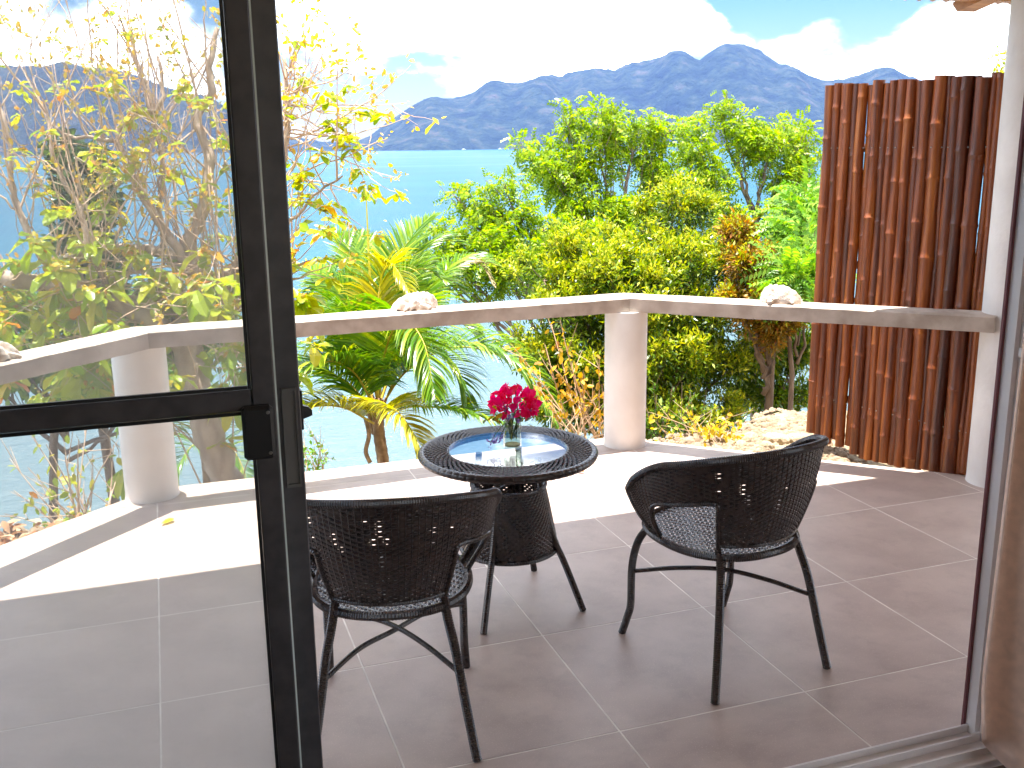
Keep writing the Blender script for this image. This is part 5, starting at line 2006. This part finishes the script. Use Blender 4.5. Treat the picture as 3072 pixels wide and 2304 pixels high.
# ------------------------------------------------------------------ seashells
def seashell(loc, L, Wd, H, rz, label, seed, ribs=7, flip=1, hole=False):
    r_ = np.random.default_rng(seed)
    root = empty('seashell', loc, label, 'seashell', 'seashells on the railing', rz)
    nu, nv = 84, 22
    V = []
    ph = r_.uniform(0, 6.28)
    # a fluted valve resting mouth down: ribs radiate from the hinge at one end
    for j in range(nv + 1):
        t = j / nv
        for i in range(nu):
            a = 2 * PI * i / nu
            ca, sa = cos(a), sin(a)
            rib = sin(a * ribs + ph + 0.6 * sin(t * 3))
            rad = 1 + 0.12 * rib * t
            x = ca * L * 0.5 * math.sin(t * PI / 2) * rad + flip * L * 0.10 * (1 - t)
            y = sa * Wd * 0.5 * math.sin(t * PI / 2) * rad
            z = H * (math.cos(t * PI / 2) ** 0.8) * (1 - 0.10 * flip * ca * t)
            z += H * 0.17 * rib * math.sin(t * PI) + H * 0.03 * sin(t * 26 + a * 2)
            z += H * 0.16 * max(0, rib) * (t > 0.85) * (t - 0.85) / 0.15
            z *= 1 - 0.28 * max(0, -flip * ca) * math.sin(t * PI / 2)
            V.append((x, y, max(z, 0.0)))
    F = [(j * nu + i, (j + 1) * nu + i, (j + 1) * nu + (i + 1) % nu, j * nu + (i + 1) % nu) for j in range(nv) for i in range(nu)]
    b = mk('valve', V, F, M['shell'], root, smooth=True)
    # curled lip folding under on the side facing the balcony
    mb = MB()
    lip = [(-flip * L * 0.04 + flip * L * 0.30 * sin(q), -Wd * 0.5 + 0.02 * cos(q * 1.3), H * 0.03 + H * 0.30 * abs(cos(q))) for q in np.linspace(-1.5, 1.5, 12)]
    P = resample(lip, 0.01)
    mb.tube(P, np.linspace(0.007, 0.014, len(P)), 8)
    mb.build('lip', M['shell'], root, smooth=True)
    if hole:
        mb = MB()
        mb.tube([(-L * 0.2, -Wd * 0.44, H * 0.28), (-L * 0.2, -Wd * 0.53, H * 0.28)], 0.006, 10)
        mb.build('hole', M['black'], root)  # black stub, no opening cut: the hole's inner shade is put into the colour
    return root


seashell((1.262, 1.905, 0.810), 0.215, 0.115, 0.078, 0.12, 'large fluted pale seashell on the front railing above the palm', 1, 8, 1)
seashell((2.985, 1.365, 0.810), 0.185, 0.115, 0.085, -0.72, 'large pale seashell with a dark hole on the right railing near the bamboo screen', 2, 6, -1, True)
seashell((-0.52, 1.33, 0.810), 0.20, 0.12, 0.075, 0.75, 'brownish seashell at the left photo edge on the railing behind the fly screen', 3, 8, -1)

# ------------------------------------------------------------------ vase and flowers
VX, VY = 1.206, 0.300
vase = empty('glass_vase', (VX, VY, TZ), 'small clear glass jar vase of water standing on the glass table', 'vase')
mb = MB()
mb.lathe([(0.0295, 0.0), (0.0318, 0.003), (0.0318, 0.082), (0.0285, 0.092), (0.0255, 0.098), (0.0255, 0.112), (0.0242, 0.112), (0.0242, 0.098), (0.0270, 0.091), (0.0300, 0.081), (0.0300, 0.006), (0.0, 0.006)], 40, cap=False)
mb.lathe([(0.0, 0.0), (0.0295, 0.0)], 40, cap=False)
mb.build('jar', M['vaseglass'], vase, smooth=True)
mb = MB()
mb.lathe([(0.0296, 0.0065), (0.0296, 0.060)], 32)
mb.build('water', M['water_vase'], vase)
mb = MB()
mb.lathe([(0.0290, 0.0062), (0.0290, 0.0085), (0.026, 0.0105)], 32)
mb.build('sediment', pmat('vase_sediment', (0.42, 0.36, 0.16), 0.6), vase)
bq = empty('bouquet', (VX, VY, TZ + 0.02), 'bunch of magenta and purple flowers standing in the glass vase', 'flowers')
BRACT = ([(0, 0, 0), (0.30, 0.22, 0.10), (0.40, 0.50, 0.14), (0.17, 0.86, 0.04), (0, 1.12, -0.06), (-0.17, 0.86, 0.04), (-0.40, 0.50, 0.14), (-0.30, 0.22, 0.10), (0, 0.3, -0.02), (0, 0.65, -0.02)], BROADT[1])
cen = np.array([VX + 0.005, VY - 0.005, TZ + 0.155])
fl = []
k = 0
while len(fl) < 32:
    d = unit(rng.normal(0, 1, 3))
    if d[2] < -0.45:
        continue
    p = cen + d * np.array([0.066, 0.052, 0.048]) * rng.uniform(0.75, 1.05)
    if all(np.linalg.norm(p - q) > 0.019 for q, _ in fl):
        fl.append((p, d))
    k += 1
    if k > 4000:
        break
for (p, d) in fl:
    P_, D_ = [], []
    a0 = rng.uniform(0, 6.28)
    s = unit(np.cross(d, [0.3, 0.2, 1]))
    t = np.cross(d, s)
    for q in range(3):
        a = a0 + q * 2.094
        P_.append(p + (s * cos(a) + t * sin(a)) * 0.002)
        D_.append((s * cos(a) + t * sin(a)) * 0.85 + d * rng.uniform(0.35, 0.8))
    leaf_cloud('flower', np.array(P_), np.array(D_), rng.uniform(0.029, 0.041, 3), BRACT, M['magenta'], bq, N=np.tile(d, (3, 1)))
for (dx, dy, dz) in ((-0.045, -0.05, 0.150), (0.045, -0.055, 0.142), (0.052, -0.04, 0.118), (-0.03, -0.045, 0.115), (0.0, -0.055, 0.108), (-0.070, -0.02, 0.035), (-0.085, -0.025, 0.028), (-0.055, -0.03, 0.045)):
    n = 14
    c = np.array([VX + dx, VY + dy, TZ + dz])
    P_ = c + rng.normal(0, 0.006, (n, 3))
    leaf_cloud('blossom', P_, rng.normal(0, 1, (n, 3)), rng.uniform(0.009, 0.014, n), OVAL, M['purple'], bq)
mb = MB()
for (p, d) in fl[:14]:
    mb.tube(curve3([VX + rng.normal(0, 0.01), VY + rng.normal(0, 0.01), TZ + 0.03], p, 0.05, 6), 0.0016, 5)
mb.tube(curve3([VX - 0.005, VY - 0.01, TZ + 0.10], [VX - 0.088, VY - 0.025, TZ + 0.03], 0.25, 8), 0.0012, 5)
mb.tube(curve3([VX - 0.005, VY - 0.01, TZ + 0.10], [VX - 0.055, VY - 0.03, TZ + 0.045], 0.25, 8), 0.0012, 5)
mb.build('stem', M['stem'], bq, world=True)
n = 46
P_ = np.array([VX, VY, TZ + 0.108]) + rng.normal(0, 1, (n, 3)) * np.array([0.030, 0.028, 0.018])
D_ = rng.normal(0, 1, (n, 3))
D_[:, 2] -= 0.2
o = leaf_cloud('leaf', P_, D_, rng.uniform(0.02, 0.036, n), OVAL, M['stem'], bq)
o['kind'] = 'stuff'
o = leaf_cloud('yellow_leaf', np.array([[VX - 0.062, VY - 0.04, TZ + 0.150], [VX - 0.075, VY - 0.03, TZ + 0.125], [VX - 0.05, VY - 0.05, TZ + 0.135], [VX - 0.07, VY - 0.02, TZ + 0.11]]), rng.normal(0, 1, (4, 3)), np.full(4, 0.028), OVAL, M['yfern'], bq)

# ------------------------------------------------------------------ boats off the far shore
for (az, lab) in ((0.2885, 'tiny white boat off the far shore, the left of two'), (0.3235, 'tiny white boat off the far shore, the right of two')):
    R_ = 3380
    b = empty('boat', (R_ * sin(az), CAM[1] + R_ * cos(az), SEA), lab, 'boat', 'boats off the far shore', az)
    mb = MB()
    V = [(-7, -1.2, -0.4), (5, -1.4, -0.4), (5, 1.4, -0.4), (-7, 1.2, -0.4), (-8, -1.8, 1.8), (7, -2, 2.0), (9.5, 0, 2.4), (7, 2, 2.0), (-8, 1.8, 1.8)]
    mb.add(V, [(3, 2, 1, 0), (0, 1, 5, 4), (1, 2, 7, 6, 5), (2, 3, 8, 7), (3, 0, 4, 8), (4, 5, 6, 7, 8)])
    mb.build('hull', M['boat'], b)
    mb = MB()
    mb.box(-5, 1.5, -1.3, 1.3, 1.9, 4.4, 0.2)
    mb.build('cabin', M['boat'], b)

# ------------------------------------------------------------------ air
mt, nt, out = newmat('haze')
vol = nt.n('ShaderNodeVolumePrincipled')
vol.inputs['Color'].default_value = (0.22, 0.37, 0.82, 1)
vol.inputs['Density'].default_value = 0.70e-4
nt.link(vol.outputs[0], out.inputs['Volume'])
mb = MB()
mb.box(-9200, 9200, -120, 5400, SEA - 4.5, 460)
hz = mb.build('haze', mt)
tag(hz, kind='stuff')
